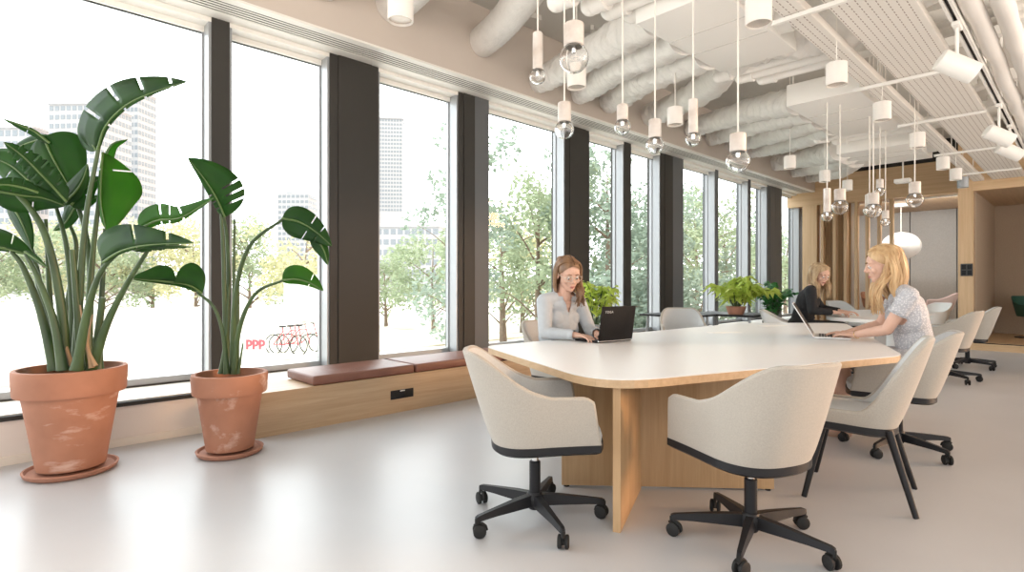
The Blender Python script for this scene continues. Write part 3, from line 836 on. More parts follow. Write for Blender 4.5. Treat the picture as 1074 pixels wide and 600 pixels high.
duct('smooth silver duct rising out of the bulkhead at the top edge', [(xb, 4.12, 3.93), (xb+.5, 4.02, 3.97), (xb+1.3, 3.75, 4.05), (xb+2.2, 3.5, 4.1)], .17, .012)
duct('crinkled duct behind the biggest clear bulb, first of three into the nearest fan coil unit', [(xb, 5.05, 3.72), (xb+.6, 4.85, 3.66), (xb+1.6, 4.25, 3.42), (-2.22, 3.62, 3.16)], .15)
duct('crinkled duct, middle of three into the nearest fan coil unit', [(xb, 5.85, 3.76), (xb+.5, 5.6, 3.70), (xb+1.5, 4.75, 3.42), (-2.22, 4.02, 3.14)], .15)
duct('crinkled duct, last of three into the nearest fan coil unit', [(xb, 6.5, 3.78), (xb+.5, 6.2, 3.7), (xb+1.5, 5.2, 3.4), (-2.22, 4.42, 3.13)], .15)
duct('crinkled duct beside the third downlight, reaching the end of the nearest unit', [(xb, 7.55, 3.82), (xb+.5, 7.3, 3.75), (xb+1.7, 6.1, 3.45), (-2.05, 4.75, 3.2), (-1.5, 4.78, 3.15), (-.9, 4.78, 3.15)], .16)
duct('crinkled duct above the biggest far bulb, first of the middle cluster', [(xb, 8.85, 3.84), (xb+.6, 8.5, 3.78), (xb+1.7, 7.3, 3.45), (-2.18, 6.35, 3.14)], .15)
duct('crinkled duct, second of the middle cluster', [(xb, 9.6, 3.84), (xb+.6, 9.2, 3.76), (xb+1.7, 7.8, 3.42), (-2.18, 6.75, 3.14)], .15)
duct('crinkled duct, third of the middle cluster', [(xb, 10.4, 3.86), (xb+.6, 10.0, 3.76), (xb+1.7, 8.5, 3.42), (-2.18, 7.15, 3.14)], .15)
duct('crinkled duct, last of the middle cluster', [(xb, 11.2, 3.86), (xb+.6, 10.8, 3.76), (xb+1.7, 9.2, 3.42), (-2.18, 7.55, 3.14)], .15)
duct('crinkled duct, nearest of the far cluster by the end of the bulkhead', [(xb, 12.6, 3.82), (xb+.6, 12.2, 3.74), (xb+1.5, 10.6, 3.42), (-2.5, 9.0, 3.12)], .17)
duct('crinkled duct, middle of the far cluster by the end of the bulkhead', [(xb, 13.7, 3.82), (xb+.6, 13.2, 3.74), (xb+1.4, 11.5, 3.42), (-2.5, 9.35, 3.12)], .17)
duct('crinkled duct, farthest of all at the end of the bulkhead', [(xb, 14.7, 3.82), (xb+.6, 14.1, 3.74), (xb+1.4, 12.2, 3.42), (-2.5, 9.7, 3.12)], .17)
# slab fixings
for k, (px, py) in enumerate(((500, 18), (548, 14), (620, 38), (838, 55))):
    r = (px-537)/FPX; u = -(py-297)/FPX; t_ = (HC-EYE-.03)/u; p = at(px, py, t_)
    o = MB().box(-.25, .25, -.02, .02, -.03, .03).box(-.03, .03, -.12, .12, -.03, .03).build('slab_bracket', M['slab'])
    o.location = p; o.rotation_euler = (0, 0, .3+k)
    tag(o, 'grey bracket fixed to the slab, %s' % ('above the smooth silver duct', 'over the narrow pendant', 'behind the biggest bulb', 'beside the middle pipes')[k], 'bracket')

# ================================================================== PENDANTS
def pendant(label, px, py, t, kind, k=1, top=HC, grp='clear globe pendants'):
    R, sr, sh = {'L': (.078, .052, .115), 'M': (.0625, .043, .125), 'N': (.053, .033, .24), 'S': (.053, .037, .10)}[kind]
    R, sr, sh = R*k, sr*k, sh*k
    c = at(px, py, t)
    o = thing('pendant_lamp', label, 'pendant lamp', c, 0, grp)
    prof = [(.012+(R-.0)*0, -R)]
    prof = [(max(.0005, R*sin(pi*k/16)), -R*cos(pi*k/16)) for k in range(0, 15)]
    zt = prof[-1][1]
    prof2 = [(max(.0004, r_*(R-.0035)/R), z_*(R-.0035)/R) for r_, z_ in prof]
    MB().lathe(prof+[(prof2[-1][0], prof[-1][1])]+prof2[::-1], n=28).build('glass_bulb', M['bulb'], o)
    MB().lathe([(0, zt-.01), (sr-.004, zt-.01), (sr, zt-.006), (sr, zt-.01+sh), (sr-.005, zt-.005+sh), (0, zt-.005+sh)], n=28).build('marble_socket', M['marble'], o)
    MB().lathe([(.010, zt-.045), (.013, zt-.03), (.013, zt-.008)], n=14).build('lamp_cap', M['chrome'], o)
    MB().cyl((0, 0, zt-.01+sh), (0, 0, top-c.z), .0055, n=8).build('cord', M['cable'], o)
pd = [('narrow marble pendant with a small clear bulb, nearest the bulkhead', 564, 80, 3.616, 'N'),
      ('pendant with the biggest clear bulb and a thick marble socket, nearest to us', 602, 61, 2.919, 'L'),
      ('low pendant with a clear bulb hanging in front of the grille by the tree window', 592, 136, 3.625, 'M'),
      ('pendant with a small clear bulb just right of the wide dark post', 653, 133, 3.616, 'S'),
      ('pendant with a mid-sized clear bulb and tall marble socket, beside the tall narrow window', 687, 152, 3.5, 'M', .9),
      ('narrow marble pendant with a small clear bulb beside a white downlight', 727, 146, 3.45, 'N', .88),
      ('lowest big clear bulb pendant of the near cluster, over the table middle', 774, 169, 3.3, 'L', .9)]
for a_ in pd: pendant(*a_)
pf = [('narrow marble pendant of the far cluster, closest to the windows', 867.5, 227, 5.589, 'N'),
      ('big clear bulb pendant of the far cluster, beside the narrow one', 881, 217, 5.655, 'L'),
      ('big clear bulb pendant above the blonde woman, front of an overlapping pair', 916, 221, 5.655, 'L'),
      ('clear bulb pendant hidden behind the big bulb above the blonde woman', 912, 221, 6.042, 'M'),
      ('high small bulb pendant of the far cluster', 922.8, 201, 6.472, 'S'),
      ('low small bulb pendant before the paper globe', 928.7, 233, 6.831, 'S'),
      ('big clear bulb pendant furthest from the windows, alone before the oak fascia', 959.5, 209.7, 5.655, 'L')]
for l, px, py, t_, k in pf: pendant(l, px, py, t_, k)
# paper globe in the nook and its canopy
gl = thing('globe_lamp', 'large white paper globe lamp hanging in the nook', 'pendant lamp', at(945, 258, 13.76))
MB().lathe([(.42*max(.02, sin(pi*k/18)), -.34*cos(pi*k/18)) for k in range(19)], n=36).build('globe', M['frost'], gl)
z_ = 3.12-at(945, 258, 13.76).z
MB().cyl((0, 0, .33), (0, 0, z_), .008, n=8).build('cord', M['cable'], gl)
MB().box(-.16, .16, -.16, .16, z_-.05, z_+.02, .01).build('canopy', M['white'], gl)
ex = thing('hanging_sensor_box', 'small flat white box hanging by a rod before the oak fascia', 'box', at(947, 190, 9.9))
MB().box(-.12, .12, -.09, .09, -.035, .035, .008).build('box', M['white'], ex)
MB().cyl((0, 0, .03), (0, 0, HC-at(947, 190, 9.9).z), .012, n=10).build('rod', M['white'], ex)
# ================================================================== POTS AND BANANA-LEAF PLANTS
def pot_parts(par, R, H, rb, band, stains):
    prof = [(0, .02), (rb, .02), (rb+(R-rb)*.86*(H-band)/H, H-band), (R-.004, H-band-.0), (R, H-band+.012), (R+.006, H-.02), (R+.002, H), (R-.022, H), (R-.026, H-.03), (R-.04, H-.07), (0, H-.07)]
    o = MB().lathe(prof, n=56).build('pot', M[stains], par)
    return o
def stainmat(name, sx, sz):
    m, nt, b = nm(name); L = nt.links.new
    tc = nt.nodes.new('ShaderNodeTexCoord')
    n = nt.nodes.new('ShaderNodeTexNoise'); n.inputs['Scale'].default_value = 5; n.inputs['Detail'].default_value = 6
    L(tc.outputs['Object'], n.inputs['Vector'])
    rp = nt.nodes.new('ShaderNodeValToRGB'); rp.color_ramp.elements[0].position = .3; rp.color_ramp.elements[1].position = .7
    rp.color_ramp.elements[0].color = (.30, .132, .078, 1); rp.color_ramp.elements[1].color = (.385, .175, .106, 1)
    L(n.outputs['Fac'], rp.inputs['Fac'])
    mp = nt.nodes.new('ShaderNodeMapping'); mp.inputs['Scale'].default_value = (sx, sx, sz); mp.inputs['Location'].default_value = (1.3, .4, .2)
    n2 = nt.nodes.new('ShaderNodeTexNoise'); n2.inputs['Scale'].default_value = 2.1; n2.inputs['Detail'].default_value = 7; n2.inputs['Roughness'].default_value = .6
    L(tc.outputs['Object'], mp.inputs['Vector']); L(mp.outputs['Vector'], n2.inputs['Vector'])
    r2 = nt.nodes.new('ShaderNodeValToRGB'); r2.color_ramp.elements[0].position = .60; r2.color_ramp.elements[1].position = .72
    r2.color_ramp.elements[0].color = (0, 0, 0, 1); r2.color_ramp.elements[1].color = (.6, .6, .6, 1)
    L(n2.outputs['Fac'], r2.inputs['Fac'])
    mx = nt.nodes.new('ShaderNodeMix'); mx.data_type = 'RGBA'; mx.inputs['B'].default_value = (.66, .50, .43, 1)
    L(r2.outputs['Color'], mx.inputs['Factor']); L(rp.outputs['Color'], mx.inputs['A']); L(mx.outputs['Result'], b.inputs['Base Color'])
    b.inputs['Roughness'].default_value = .72
    return m
M['potA'] = stainmat('terracotta_salted', 1.6, 5)
M['potB'] = stainmat('terracotta_chalky', 2.6, 3.2)
def saucer(label, c, r):
    o = MB().lathe([(0, 0), (r-.02, 0), (r, .012), (r+.008, .034), (r-.004, .036), (r-.016, .02), (0, .02)], n=48).build('saucer', M['terra'])
    o.location = (c[0], c[1], 0); tag(o, label, 'saucer', 'terracotta saucers')
def blade(par, mid, wl, wr, t0, t1, org, dl=.35, dr=.35, tears=(), n=46, pk=.4, curl=0, rag=0, m='leaf'):
    """leaf blade: midrib through surveyed points, two halves folded back in depth, slits where torn"""
    tears = [int(q*46/26) for q in tears]
    P = bez([(x, y, 0) for x, y in mid], n); L_ = []; Rr = []; C = []
    for i, p in enumerate(P):
        s = i/n; d = (P[min(i+1, n)]-P[max(i-1, 0)]).normalized(); nn = V((d.y, -d.x, 0))
        prof = (sin(pi*min(1, max(0, s))**(.62 if pk < .5 else 1))**.75 if 0 < s < 1 else 0.02)
        t = lerp(t0, t1, s)
        rg = 1-rag*random.random()
        def side(w, k, dep):
            ww = w*prof*k*rg
            q = p+nn*ww
            return at(q.x, q.y, t+dep*abs(ww)/FPX*t+curl*k*k*.05)-org
        C.append(at(p.x, p.y, t)-org)
        L_.append([side(wl, k, dl) for k in (.33, .67, 1)])
        Rr.append([side(-wr, k, dr) for k in (.33, .67, 1)])
    for q in range(n+1):
        pass
    vs = []; fs = []
    mb = MB()
    for A in (L_, Rr):
        vs = []; fs = []
        rows = []
        for i in range(n+1):
            rows.append(len(vs)); vs += [C[i]]+A[i]
        for i in range(n):
            if i in tears:   # a slit, some running to the midrib, some only part of the way
                if (i*7) % 5 < 2: fs.append((rows[i], rows[i+1], rows[i+1]+1, rows[i]+1)); continue
                a, b = rows[i], rows[i+1]
                fs.append((a, b, b+1)); 
                fs.append((a, b+1, a+1)) 
                continue
            for k in range(3):
                a, b = rows[i]+k, rows[i+1]+k
                fs.append((a, b, b+1, a+1))
        mb.add(vs, fs, True)
    o = mb.build('leaf', M[m], par)
    sol = o.modifiers.new('thickness', 'SOLIDIFY'); sol.thickness = .0025; sol.offset = 0
    rib = MB().tube([c for c in C], [lerp(.0075, .002, i/n) for i in range(n+1)], 8).build('midrib', M['rib'], o)
    return o
def petiole(par, pts, t0, t1, r0, r1, org, m='stem', name='stem'):
    k = len(pts); Q = [at(x, y, lerp(t0, t1, i/(k-1)))-org for i, (x, y) in enumerate(pts)]
    P = bez(Q, 24)
    MB().tube(P, [lerp(r0, r1, min(1, (i/24))**.45) for i in range(25)], 12, flat=.8).build(name, M[m], par)

A = V((-4.405, .395, 0))
saucer('larger terracotta saucer under the leafier banana plant', A, .235)
pa = thing('potted_plant', 'large leafy bird-of-paradise plant in the bigger terracotta pot by the left window', 'potted plant', (A.x, A.y, .02))
pot_parts(pa, .285, .63, .175, .155, 'potA')
MB().lathe([(0, .575), (.24, .56)], n=40).build('soil', M['soil'], pa)
O = V((A.x, A.y, .02))
def pts_(*a): return list(a)
for pts, t0, t1, r0 in [
    ([(80, 388), (83, 320), (90, 230), (104, 152)], 3.44, 3.42, .040),
    ([(92, 388), (93, 330), (98, 260), (108, 178)], 3.52, 3.60, .042),
    ([(68, 388), (64, 320), (47, 245), (18, 204), (-4, 199)], 3.36, 3.26, .042),
    ([(58, 388), (42, 325), (24, 280), (12, 264)], 3.42, 3.34, .040),
    ([(66, 388), (56, 335), (40, 292), (27, 266)], 3.30, 3.24, .034),
    ([(80, 388), (92, 325), (106, 285), (126, 263)], 3.30, 3.22, .036),
    ([(96, 388), (112, 340), (132, 300), (156, 261)], 3.40, 3.30, .040),
    ([(72, 388), (76, 330), (70, 260), (58, 214)], 3.56, 3.60, .036),
    ([(60, 388), (44, 310), (30, 255), (8, 215)], 3.60, 3.62, .038),
    ([(86, 388), (95, 310), (90, 245), (76, 203)], 3.60, 3.56, .036),
    ([(56, 388), (52, 310), (48, 230)], 3.66, 3.72, .034),
    ([(98, 388), (106, 320), (110, 240)], 3.62, 3.66, .036),
    ([(76, 388), (70, 330), (80, 262), (72, 232)], 3.70, 3.74, .030)]:
    petiole(pa, pts, t0, t1, r0, .0105, O)
for pts, t0, r0 in [([(84, 388), (82, 340), (76, 262)], 3.40, .030), ([(103, 388), (104, 345), (108, 312)], 3.42, .032)]:
    petiole(pa, pts, t0, t0, r0, .016, O, name='stem')
for pts in ([(96, 386), (88, 345), (84, 320)], [(76, 386), (66, 350), (60, 318)], [(100, 384), (92, 362), (97, 330)]):
    petiole(pa, pts, 3.34, 3.36, .016, .004, O, 'husk', 'dry_sheath')
B_ = [dict(mid=[(102, 158), (111, 132), (133, 110), (163, 96), (196, 86)], wl=29, wr=4, t0=3.42, t1=3.15, dl=.5, tears=(7, 12, 17, 23)),
      dict(mid=[(101, 158), (94, 146), (88, 136), (85, 124)], wl=10, wr=13, t0=3.42, t1=3.5, tears=()),
      dict(mid=[(108, 160), (106, 186), (106, 214), (112, 245)], wl=44, wr=3, t0=3.6, t1=3.42, dl=.4, tears=(6,), pk=.6, m='leafbacklit'),
      dict(mid=[(45, 143), (55, 165), (68, 188), (80, 207)], wl=37, wr=23, t0=3.5, t1=3.56, tears=(19,)),
      dict(mid=[(70, 212), (46, 186), (24, 164), (4, 149)], wl=15, wr=17, t0=3.36, t1=3.2, tears=(5, 8, 11, 14, 17, 20), rag=.35),
      dict(mid=[(52, 144), (36, 148), (22, 153), (8, 160)], wl=10, wr=6, t0=3.55, t1=3.6),
      dict(mid=[(52, 150), (36, 138), (20, 131), (2, 124)], wl=5, wr=2, t0=3.5, t1=3.4, tears=(12,)),
      dict(mid=[(46, 205), (26, 186), (8, 172), (-24, 160)], wl=20, wr=24, t0=3.64, t1=3.7, tears=(9, 15)),
      dict(mid=[(-8, 200), (22, 205), (46, 208), (68, 216)], wl=14, wr=18, t0=3.24, t1=3.36, tears=(13,)),
      dict(mid=[(40, 202), (20, 196), (0, 194), (-26, 200)], wl=7, wr=9, t0=3.24, t1=3.1, tears=(7, 12)),
      dict(mid=[(-28, 262), (-8, 260), (14, 263), (37, 271)], wl=2, wr=0, t0=3.3, t1=3.34),
      dict(mid=[(-30, 262), (-8, 259), (14, 262), (37, 270)], wl=20, wr=4, t0=3.26, t1=3.38, dl=.6, tears=(16,)),
      dict(mid=[(26, 264), (38, 272), (50, 281)], wl=4, wr=3, t0=3.24, t1=3.2),
      dict(mid=[(10, 212), (20, 228), (28, 246), (34, 264)], wl=11, wr=9, t0=3.62, t1=3.5),
      dict(mid=[(74, 216), (84, 204), (94, 194), (107, 186)], wl=13, wr=14, t0=3.5, t1=3.62, tears=(11,)),
      dict(mid=[(84, 208), (76, 222), (68, 234), (56, 242)], wl=9, wr=8, t0=3.55, t1=3.66),
      dict(mid=[(70, 226), (78, 214), (90, 212), (108, 204)], wl=8, wr=10, t0=3.72, t1=3.76),
      dict(mid=[(108, 275), (128, 263), (156, 257), (203, 255)], wl=27, wr=3, t0=3.22, t1=3.0, dl=.45, tears=(14, 21)),
      dict(mid=[(140, 262), (160, 257), (178, 257), (202, 259)], wl=2, wr=7, t0=3.2, t1=3.05, rag=.3),
      dict(mid=[(146, 240), (166, 231), (190, 228), (224, 208)], wl=17, wr=5, t0=3.32, t1=3.12, tears=(10, 13, 18), m='leafbacklit'),
      dict(mid=[(112, 240), (108, 222), (106, 206), (118, 172)], wl=4, wr=14, t0=3.66, t1=3.7, m='leafbacklit'),
      dict(mid=[(108, 182), (110, 168), (118, 152), (134, 146)], wl=2, wr=9, t0=3.62, t1=3.6, tears=(10,), m='leafbacklit'),
      dict(mid=[(60, 216), (50, 200), (44, 182), (46, 160)], wl=16, wr=12, t0=3.66, t1=3.7, tears=(9,)),
      dict(mid=[(66, 214), (80, 200), (88, 186), (92, 172)], wl=12, wr=8, t0=3.5, t1=3.46)]
for b_ in B_: blade(pa, org=O, **b_)

Bc = V((-4.12, 1.232, 0))
saucer('smaller terracotta saucer under the sparser banana plant', Bc, .205)
pb = thing('potted_plant', 'sparser bird-of-paradise plant in the smaller chalk-marked terracotta pot beside the bench', 'potted plant', (Bc.x, Bc.y, .02))
pot_parts(pb, .235, .535, .15, .135, 'potB')
MB().lathe([(0, .475), (.2, .462)], n=40).build('soil', M['soil'], pb)
O = V((Bc.x, Bc.y, .02))
for pts, t0, t1, r0, r1 in [
    ([(239, 392), (236, 320), (234, 260), (232, 224)], 3.86, 3.84, .030, .010),
    ([(236, 392), (240, 310), (238, 250), (234, 224)], 3.92, 3.9, .024, .010),
    ([(244, 392), (247, 310), (262, 258), (298, 229)], 3.82, 3.72, .028, .010),
    ([(246, 392), (251, 345), (268, 308), (297, 294)], 3.78, 3.68, .026, .009),
    ([(238, 392), (234, 350), (224, 322), (206, 306)], 3.78, 3.70, .024, .008),
    ([(243, 392), (245, 320), (246, 230)], 3.88, 3.9, .024, .008),
    ([(248, 392), (249, 340), (250, 284)], 3.9, 3.92, .024, .010),
    ([(232, 392), (238, 350), (240, 300)], 3.84, 3.86, .024, .010),
    ([(250, 392), (253, 372), (255, 360)], 3.78, 3.78, .012, .005)]:
    petiole(pb, pts, t0, t1, r0, r1, O)
for b_ in [dict(mid=[(236, 228), (226, 206), (213, 186), (197, 166)], wl=6, wr=31, t0=3.84, t1=3.7, tears=(4, 7, 10), dr=.3, pk=.3),
           dict(mid=[(296, 229), (314, 233), (331, 243), (348, 258)], wl=16, wr=17, t0=3.72, t1=3.6, tears=(14, 19)),
           dict(mid=[(328, 246), (336, 256), (341, 266), (344, 278)], wl=6, wr=9, t0=3.66, t1=3.62),
           dict(mid=[(296, 294), (311, 293), (325, 297), (339, 305)], wl=15, wr=5, t0=3.68, t1=3.58, tears=(17,), m='leafbacklit'),
           dict(mid=[(208, 305), (190, 297), (170, 295), (138, 293)], wl=4, wr=3, t0=3.7, t1=3.6),
           dict(mid=[(212, 308), (202, 301), (192, 298), (182, 297)], wl=2, wr=24, t0=3.7, t1=3.62, pk=.6),
           dict(mid=[(184, 297), (170, 295), (156, 294), (138, 292)], wl=2, wr=17, t0=3.66, t1=3.58)]:
    blade(pb, org=O, **b_)

# ---- leafy plants further along
def bushy(name, label, loc, pot_prof, potm, nleaf, spread, lift, leaf_len, leaf_w, m, seed, droop=.5, stems=7):
    rnd = random.Random(seed)
    t = thing(name, label, 'potted plant', loc)
    MB().lathe(pot_prof, n=32).build('pot', potm, t)
    zt = pot_prof[-2][1]
    MB().lathe([(0, zt-.01), (pot_prof[-2][0]*.9, zt-.02)], n=24).build('soil', M['soil'], t)
    mb = MB(); st = MB()
    for k in range(stems):
        a = rnd.uniform(0, 6.28); e = rnd.uniform(.35, 1.0)
        tip = V((cos(a)*spread*e, sin(a)*spread*e, zt+lift*(1.15-.5*e)*rnd.uniform(.75, 1.1)))
        base = V((cos(a)*.03, sin(a)*.03, zt-.02)); midp = base.lerp(tip, .5)+V((0, 0, lift*.28))
        P = bez([base, midp, tip], 12); st.tube(P, [lerp(.008, .003, i/12) for i in range(13)], 6)
        for q in range(nleaf):
            p = P[3+int(q/nleaf*9.9)]; aa = rnd.uniform(0, 6.28)
            d = V((cos(aa), sin(aa), rnd.uniform(-.5, .5))).normalized()
            sd = d.cross(V((0, 0, 1))).normalized(); ll = leaf_len*rnd.uniform(.6, 1.15); w = leaf_w*rnd.uniform(.7, 1.1)
            vs = [p, p+d*ll*.35+sd*w-V((0, 0, ll*.05)), p+d*ll*.4+V((0, 0, ll*.06)), p+d*ll*.35-sd*w-V((0, 0, ll*.05)), p+d*ll-V((0, 0, ll*droop*.5))]
            mb.add(vs, [(0, 1, 2), (0, 2, 3), (1, 4, 2), (2, 4, 3)], True)
    st.build('stems', M['stem'], t)
    mb.build('foliage', m, t)
    return t
bushy('potted_fern', 'lime green fern in a low terracotta bowl on a black window table', (-3.5, 7.75, .73), [(0, 0), (.10, 0), (.135, .10), (.14, .115), (.125, .115)], M['terra'], 22, .50, .42, .17, .042, M['fern'], 3, .9, 18)
bushy('potted_plant', 'lime green leafy plant on the bench behind the woman in the grey blouse', (-4.6, 5.95, .338), [(0, 0), (.11, 0), (.15, .26), (.155, .28), (.14, .28)], M['ceramic'], 16, .36, .62, .16, .04, M['fern'], 8, .8, 13)
bushy('potted_plant', 'dark green bushy plant at the last windows behind the woman in black', (-4.2, 10.9, 0), [(0, 0), (.15, 0), (.19, .42), (.195, .45), (.175, .45)], M['dial'], 26, .45, .75, .13, .04, M['dkleaf'], 5, .6, 20)

# ================================================================== LAPTOPS, PAPERS
def laptop(label, hinge, user, ang, lid_m, base_m, W=.35, D=.24, H=.235, mark=None):
    """hinge: centre of hinge on the table; user: direction from hinge to the sitter"""
    rz = atan2(-user[0], user[1])
    t = thing('laptop', label, 'laptop', (hinge[0], hinge[1], .7302), rz)
    MB().box(-W/2, W/2, 0, D, .002, .016, .004).build('base', base_m, t)
    b = MB()
    for r in range(5):
        for c in range(12): b.box(-W/2+.025+c*(W-.05)/12, -W/2+.025+(c+.86)*(W-.05)/12, .03+r*.02, .03+r*.02+.017, .016, .0175)
    b.build('keyboard', M['keys'], t)
    MB().box(-.05, .05, D-.085, D-.02, .016, .0168).build('touchpad', M['silver'] if base_m is M['silver'] else M['keys'], t)
    R = Matrix.Translation(V((0, -.002, .014))) @ Matrix.Rotation(ang, 4, 'X')
    lid = MB().box(-W/2, W/2, -.008, 0, .0, H, .003, R).build('lid', lid_m, t)
    MB().box(-W/2+.008, W/2-.008, 0, .0012, .014, H-.008, 0, R).build('screen', M['screen'], lid)
    MB().box(-W/2, W/2, -.0075, .0005, -.002, .006, 0, R).build('hinge', M['silver'], lid)
    if mark:
        cu = bpy.data.curves.new('m', 'FONT'); cu.body = mark; cu.size = .026; cu.extrude = .0008; cu.space_character = 1.25
        tmp = bpy.data.objects.new('m', cu); COL.objects.link(tmp); bpy.context.view_layer.update()
        me = bpy.data.meshes.new_from_object(tmp.evaluated_get(bpy.context.evaluated_depsgraph_get()))
        bpy.data.objects.remove(tmp)
        me.transform(R @ Matrix.Translation(V((-W/2+.035, -.0084, H-.05))) @ Matrix.Rotation(pi/2, 4, 'X'))
        o = bpy.data.objects.new('lettering', me); COL.objects.link(o); o.parent = lid; me.materials.append(M['mark'])
    for sx in (-1, 1):
        for y in (.03, D-.03): MB().cyl((sx*(W/2-.03), y, 0), (sx*(W/2-.03), y, .003), .008, n=10).build('foot', M['rubber'], t)
    return t
laptop('open black laptop in front of the woman in the grey blouse', (-2.49, 3.45), (-.98, .14), radians(9), M['lapdark'], M['lapdark'], .36, .25, .262, 'YOGA')
laptop('open silver laptop in front of the blonde woman in the lace dress', (-1.585, 4.98), (.955, .30), radians(30), M['silver'], M['silver'], .36, .25, .31)
mg = thing('open_magazine', 'open magazine lying on the table in front of the woman in black', 'magazine', (-2.30, 8.32, .7305), radians(-40))
for s in (-1, 1):
    vs = []; fs = []
    for i in range(9):
        u = i/8
        for y in (-.14, .14): vs.append((s*u*.21, y, .002+.016*sin(pi*min(1, u*1.1))**.7*(1-u*.6)))
    fs = [(2*i, 2*i+2, 2*i+3, 2*i+1) for i in range(8)]
    vs += [(s*.21, -.14, 0), (s*.21, .14, 0), (0, -.14, 0), (0, .14, 0)]
    fs += [(18, 19, 21, 20)]
    pg = MB().add(vs, fs, True).build('page', M['paper'], mg)
    MB().box(min(s*.04, s*.17), max(s*.04, s*.17), -.08, .02, .0175, .0182).build('printed_picture', M['ink'], pg)
# ================================================================== PEOPLE
def fuse(name, mb, voxel, m, par, smooth=3, fac=.5):
    """one continuous skin grown over overlapping volumes"""
    o = mb.build(name+'_src', None)
    r = o.modifiers.new('r', 'REMESH'); r.mode = 'VOXEL'; r.voxel_size = voxel; r.use_smooth_shade = True
    s = o.modifiers.new('s', 'SMOOTH'); s.iterations = smooth; s.factor = fac
    bpy.context.view_layer.update()
    me = bpy.data.meshes.new_from_object(o.evaluated_get(bpy.context.evaluated_depsgraph_get()))
    src = o.data; bpy.data.objects.remove(o); bpy.data.meshes.remove(src)
    me.name = name; me.materials.clear(); me.materials.append(m)
    for p in me.polygons: p.use_smooth = True
    ob = bpy.data.objects.new(name, me); COL.objects.link(ob); ob.parent = par
    return ob
def ik(a, b, l1, l2, pole):
    """elbow or knee position"""
    d = b-a; D = min(d.length, (l1+l2)*.999); d.normalize()
    x = (l1*l1-l2*l2+D*D)/(2*D); h = sqrt(max(0, l1*l1-x*x))
    n = (pole-d*pole.dot(d)).normalized()
    return a+d*x+n*h
def frame(fwd, up):
    f = fwd.normalized(); r = f.cross(up).normalized(); u = r.cross(f)
    return Matrix((r, f, u)).transposed()   # columns right, forward, up
def hand(mb, wrist, fwd, up, side, curl=.55, spread=.12):
    """palm, four bent fingers and a thumb; side +1 = right hand (thumb towards -right)"""
    F = frame(fwd, up)
    P = lambda x, y, z: wrist+F @ V((x, y, z))
    mb.cap(P(0, -.01, 0), P(0, .03, 0), .019, .020)
    for k, x in enumerate((-.027, -.009, .009, .026)):
        mb.cap(P(x*.6, .015, 0), P(x, .080, .004), .0125, .0105)
        ln = (.040, .046, .043, .034)[k if side > 0 else k] if side > 0 else (.034, .043, .046, .040)[k]
        a = -curl*.35; p = P(x, .082, .004); xx = x; y = .082; z = .004
        for sgm, (l, r0, r1) in enumerate(((ln, .0095, .0088), (ln*.72, .0088, .0080), (ln*.52, .0080, .0068))):
            y2 = y+l*cos(a); z2 = z+l*sin(a); x2 = xx+x*spread*l/.03
            mb.cap(P(xx, y, z), P(x2, y2, z2), r0, r1, 10); xx, y, z = x2, y2, z2; a -= curl
    tx = -side
    mb.cap(P(tx*.018, .012, -.004), P(tx*.040, .045, -.012), .0125, .0105, 10)
    mb.cap(P(tx*.040, .045, -.012), P(tx*.044, .075, -.018), .0100, .0085, 10)
    mb.cap(P(tx*.044, .075, -.018), P(tx*.040, .096, -.024), .0085, .0070, 10)
def head_vol(mb, c, F, nose=1.0):
    P = lambda x, y, z: c+F @ V((x, y, z))
    mb.ell(P(0, -.012, .030), (.073, .092, .083), F)
    mb.ell(P(0, .022, -.025), (.060, .068, .086), F)
    mb.ell(P(0, .045, .030), (.058, .042, .050), F)
    mb.ell(P(0, .048, -.082), (.036, .036, .030), F)      # jaw
    mb.ell(P(0, .074, -.097), (.017, .013, .014), F)      # chin
    for s in (-1, 1):
        mb.ell(P(s*.036, .060, -.030), (.024, .020, .024), F)   # cheeks
        mb.ell(P(s*.028, .076, .022), (.024, .012, .009), F)    # brow ridge
        mb.ell(P(s*.0735, -.008, -.012), (.008, .018, .029), F) # ears
        mb.ell(P(s*.010, .094, -.034), (.008, .010, .007), F)   # nostrils
        mb.ell(P(s*.030, .0775, .000), (.017, .008, .009), F)   # eyelids
    mb.cap(P(0, .084, .012), P(0, .106, -.026), .0085*nose, .0115*nose)
    mb.ell(P(0, .079, -.058), (.022, .014, .020), F)
    mb.ell(P(0, .0895, -.061), (.019, .007, .0055), F)
    mb.ell(P(0, .0875, -.071), (.017, .007, .006), F)
def face_bits(par, c, F, hairm='brow'):
    P = lambda x, y, z: c+F @ V((x, y, z))
    for s in (-1, 1):
        e = MB().ell(P(s*.030, .0765, -.003), .0125, F, 14, 10).build('eye', M['eye'], par)
        MB().ell(P(s*.030, .0835, -.007), (.0066, .0064, .0066), F, 12, 8).build('iris', M['iris'], e)
        MB().tube([P(s*.014, .0885, .022), P(s*.029, .089, .0275), P(s*.047, .078, .021)], [.0028, .0036, .002], 8).build('eyebrow', M[hairm], par)
        MB().tube([P(s*.016, .0855, -.002), P(s*.030, .0905, -.0005), P(s*.045, .080, -.003)], [.0012, .0022, .0012], 6).build('eyelid', M['brow'], par)
    MB().tube([P(-.019, .0905, -.0645), P(-.008, .0965, -.0615), P(0, .0965, -.0635), P(.008, .0965, -.0615), P(.019, .0905, -.0645)], [.0018, .0045, .0045, .0045, .0018], 8, flat=.8).build('upper_lip', M['lip'], par)
    MB().tube([P(-.016, .089, -.067), P(0, .0955, -.0715), P(.016, .089, -.067)], [.002, .0056, .002], 8).build('lower_lip', M['lip'], par)
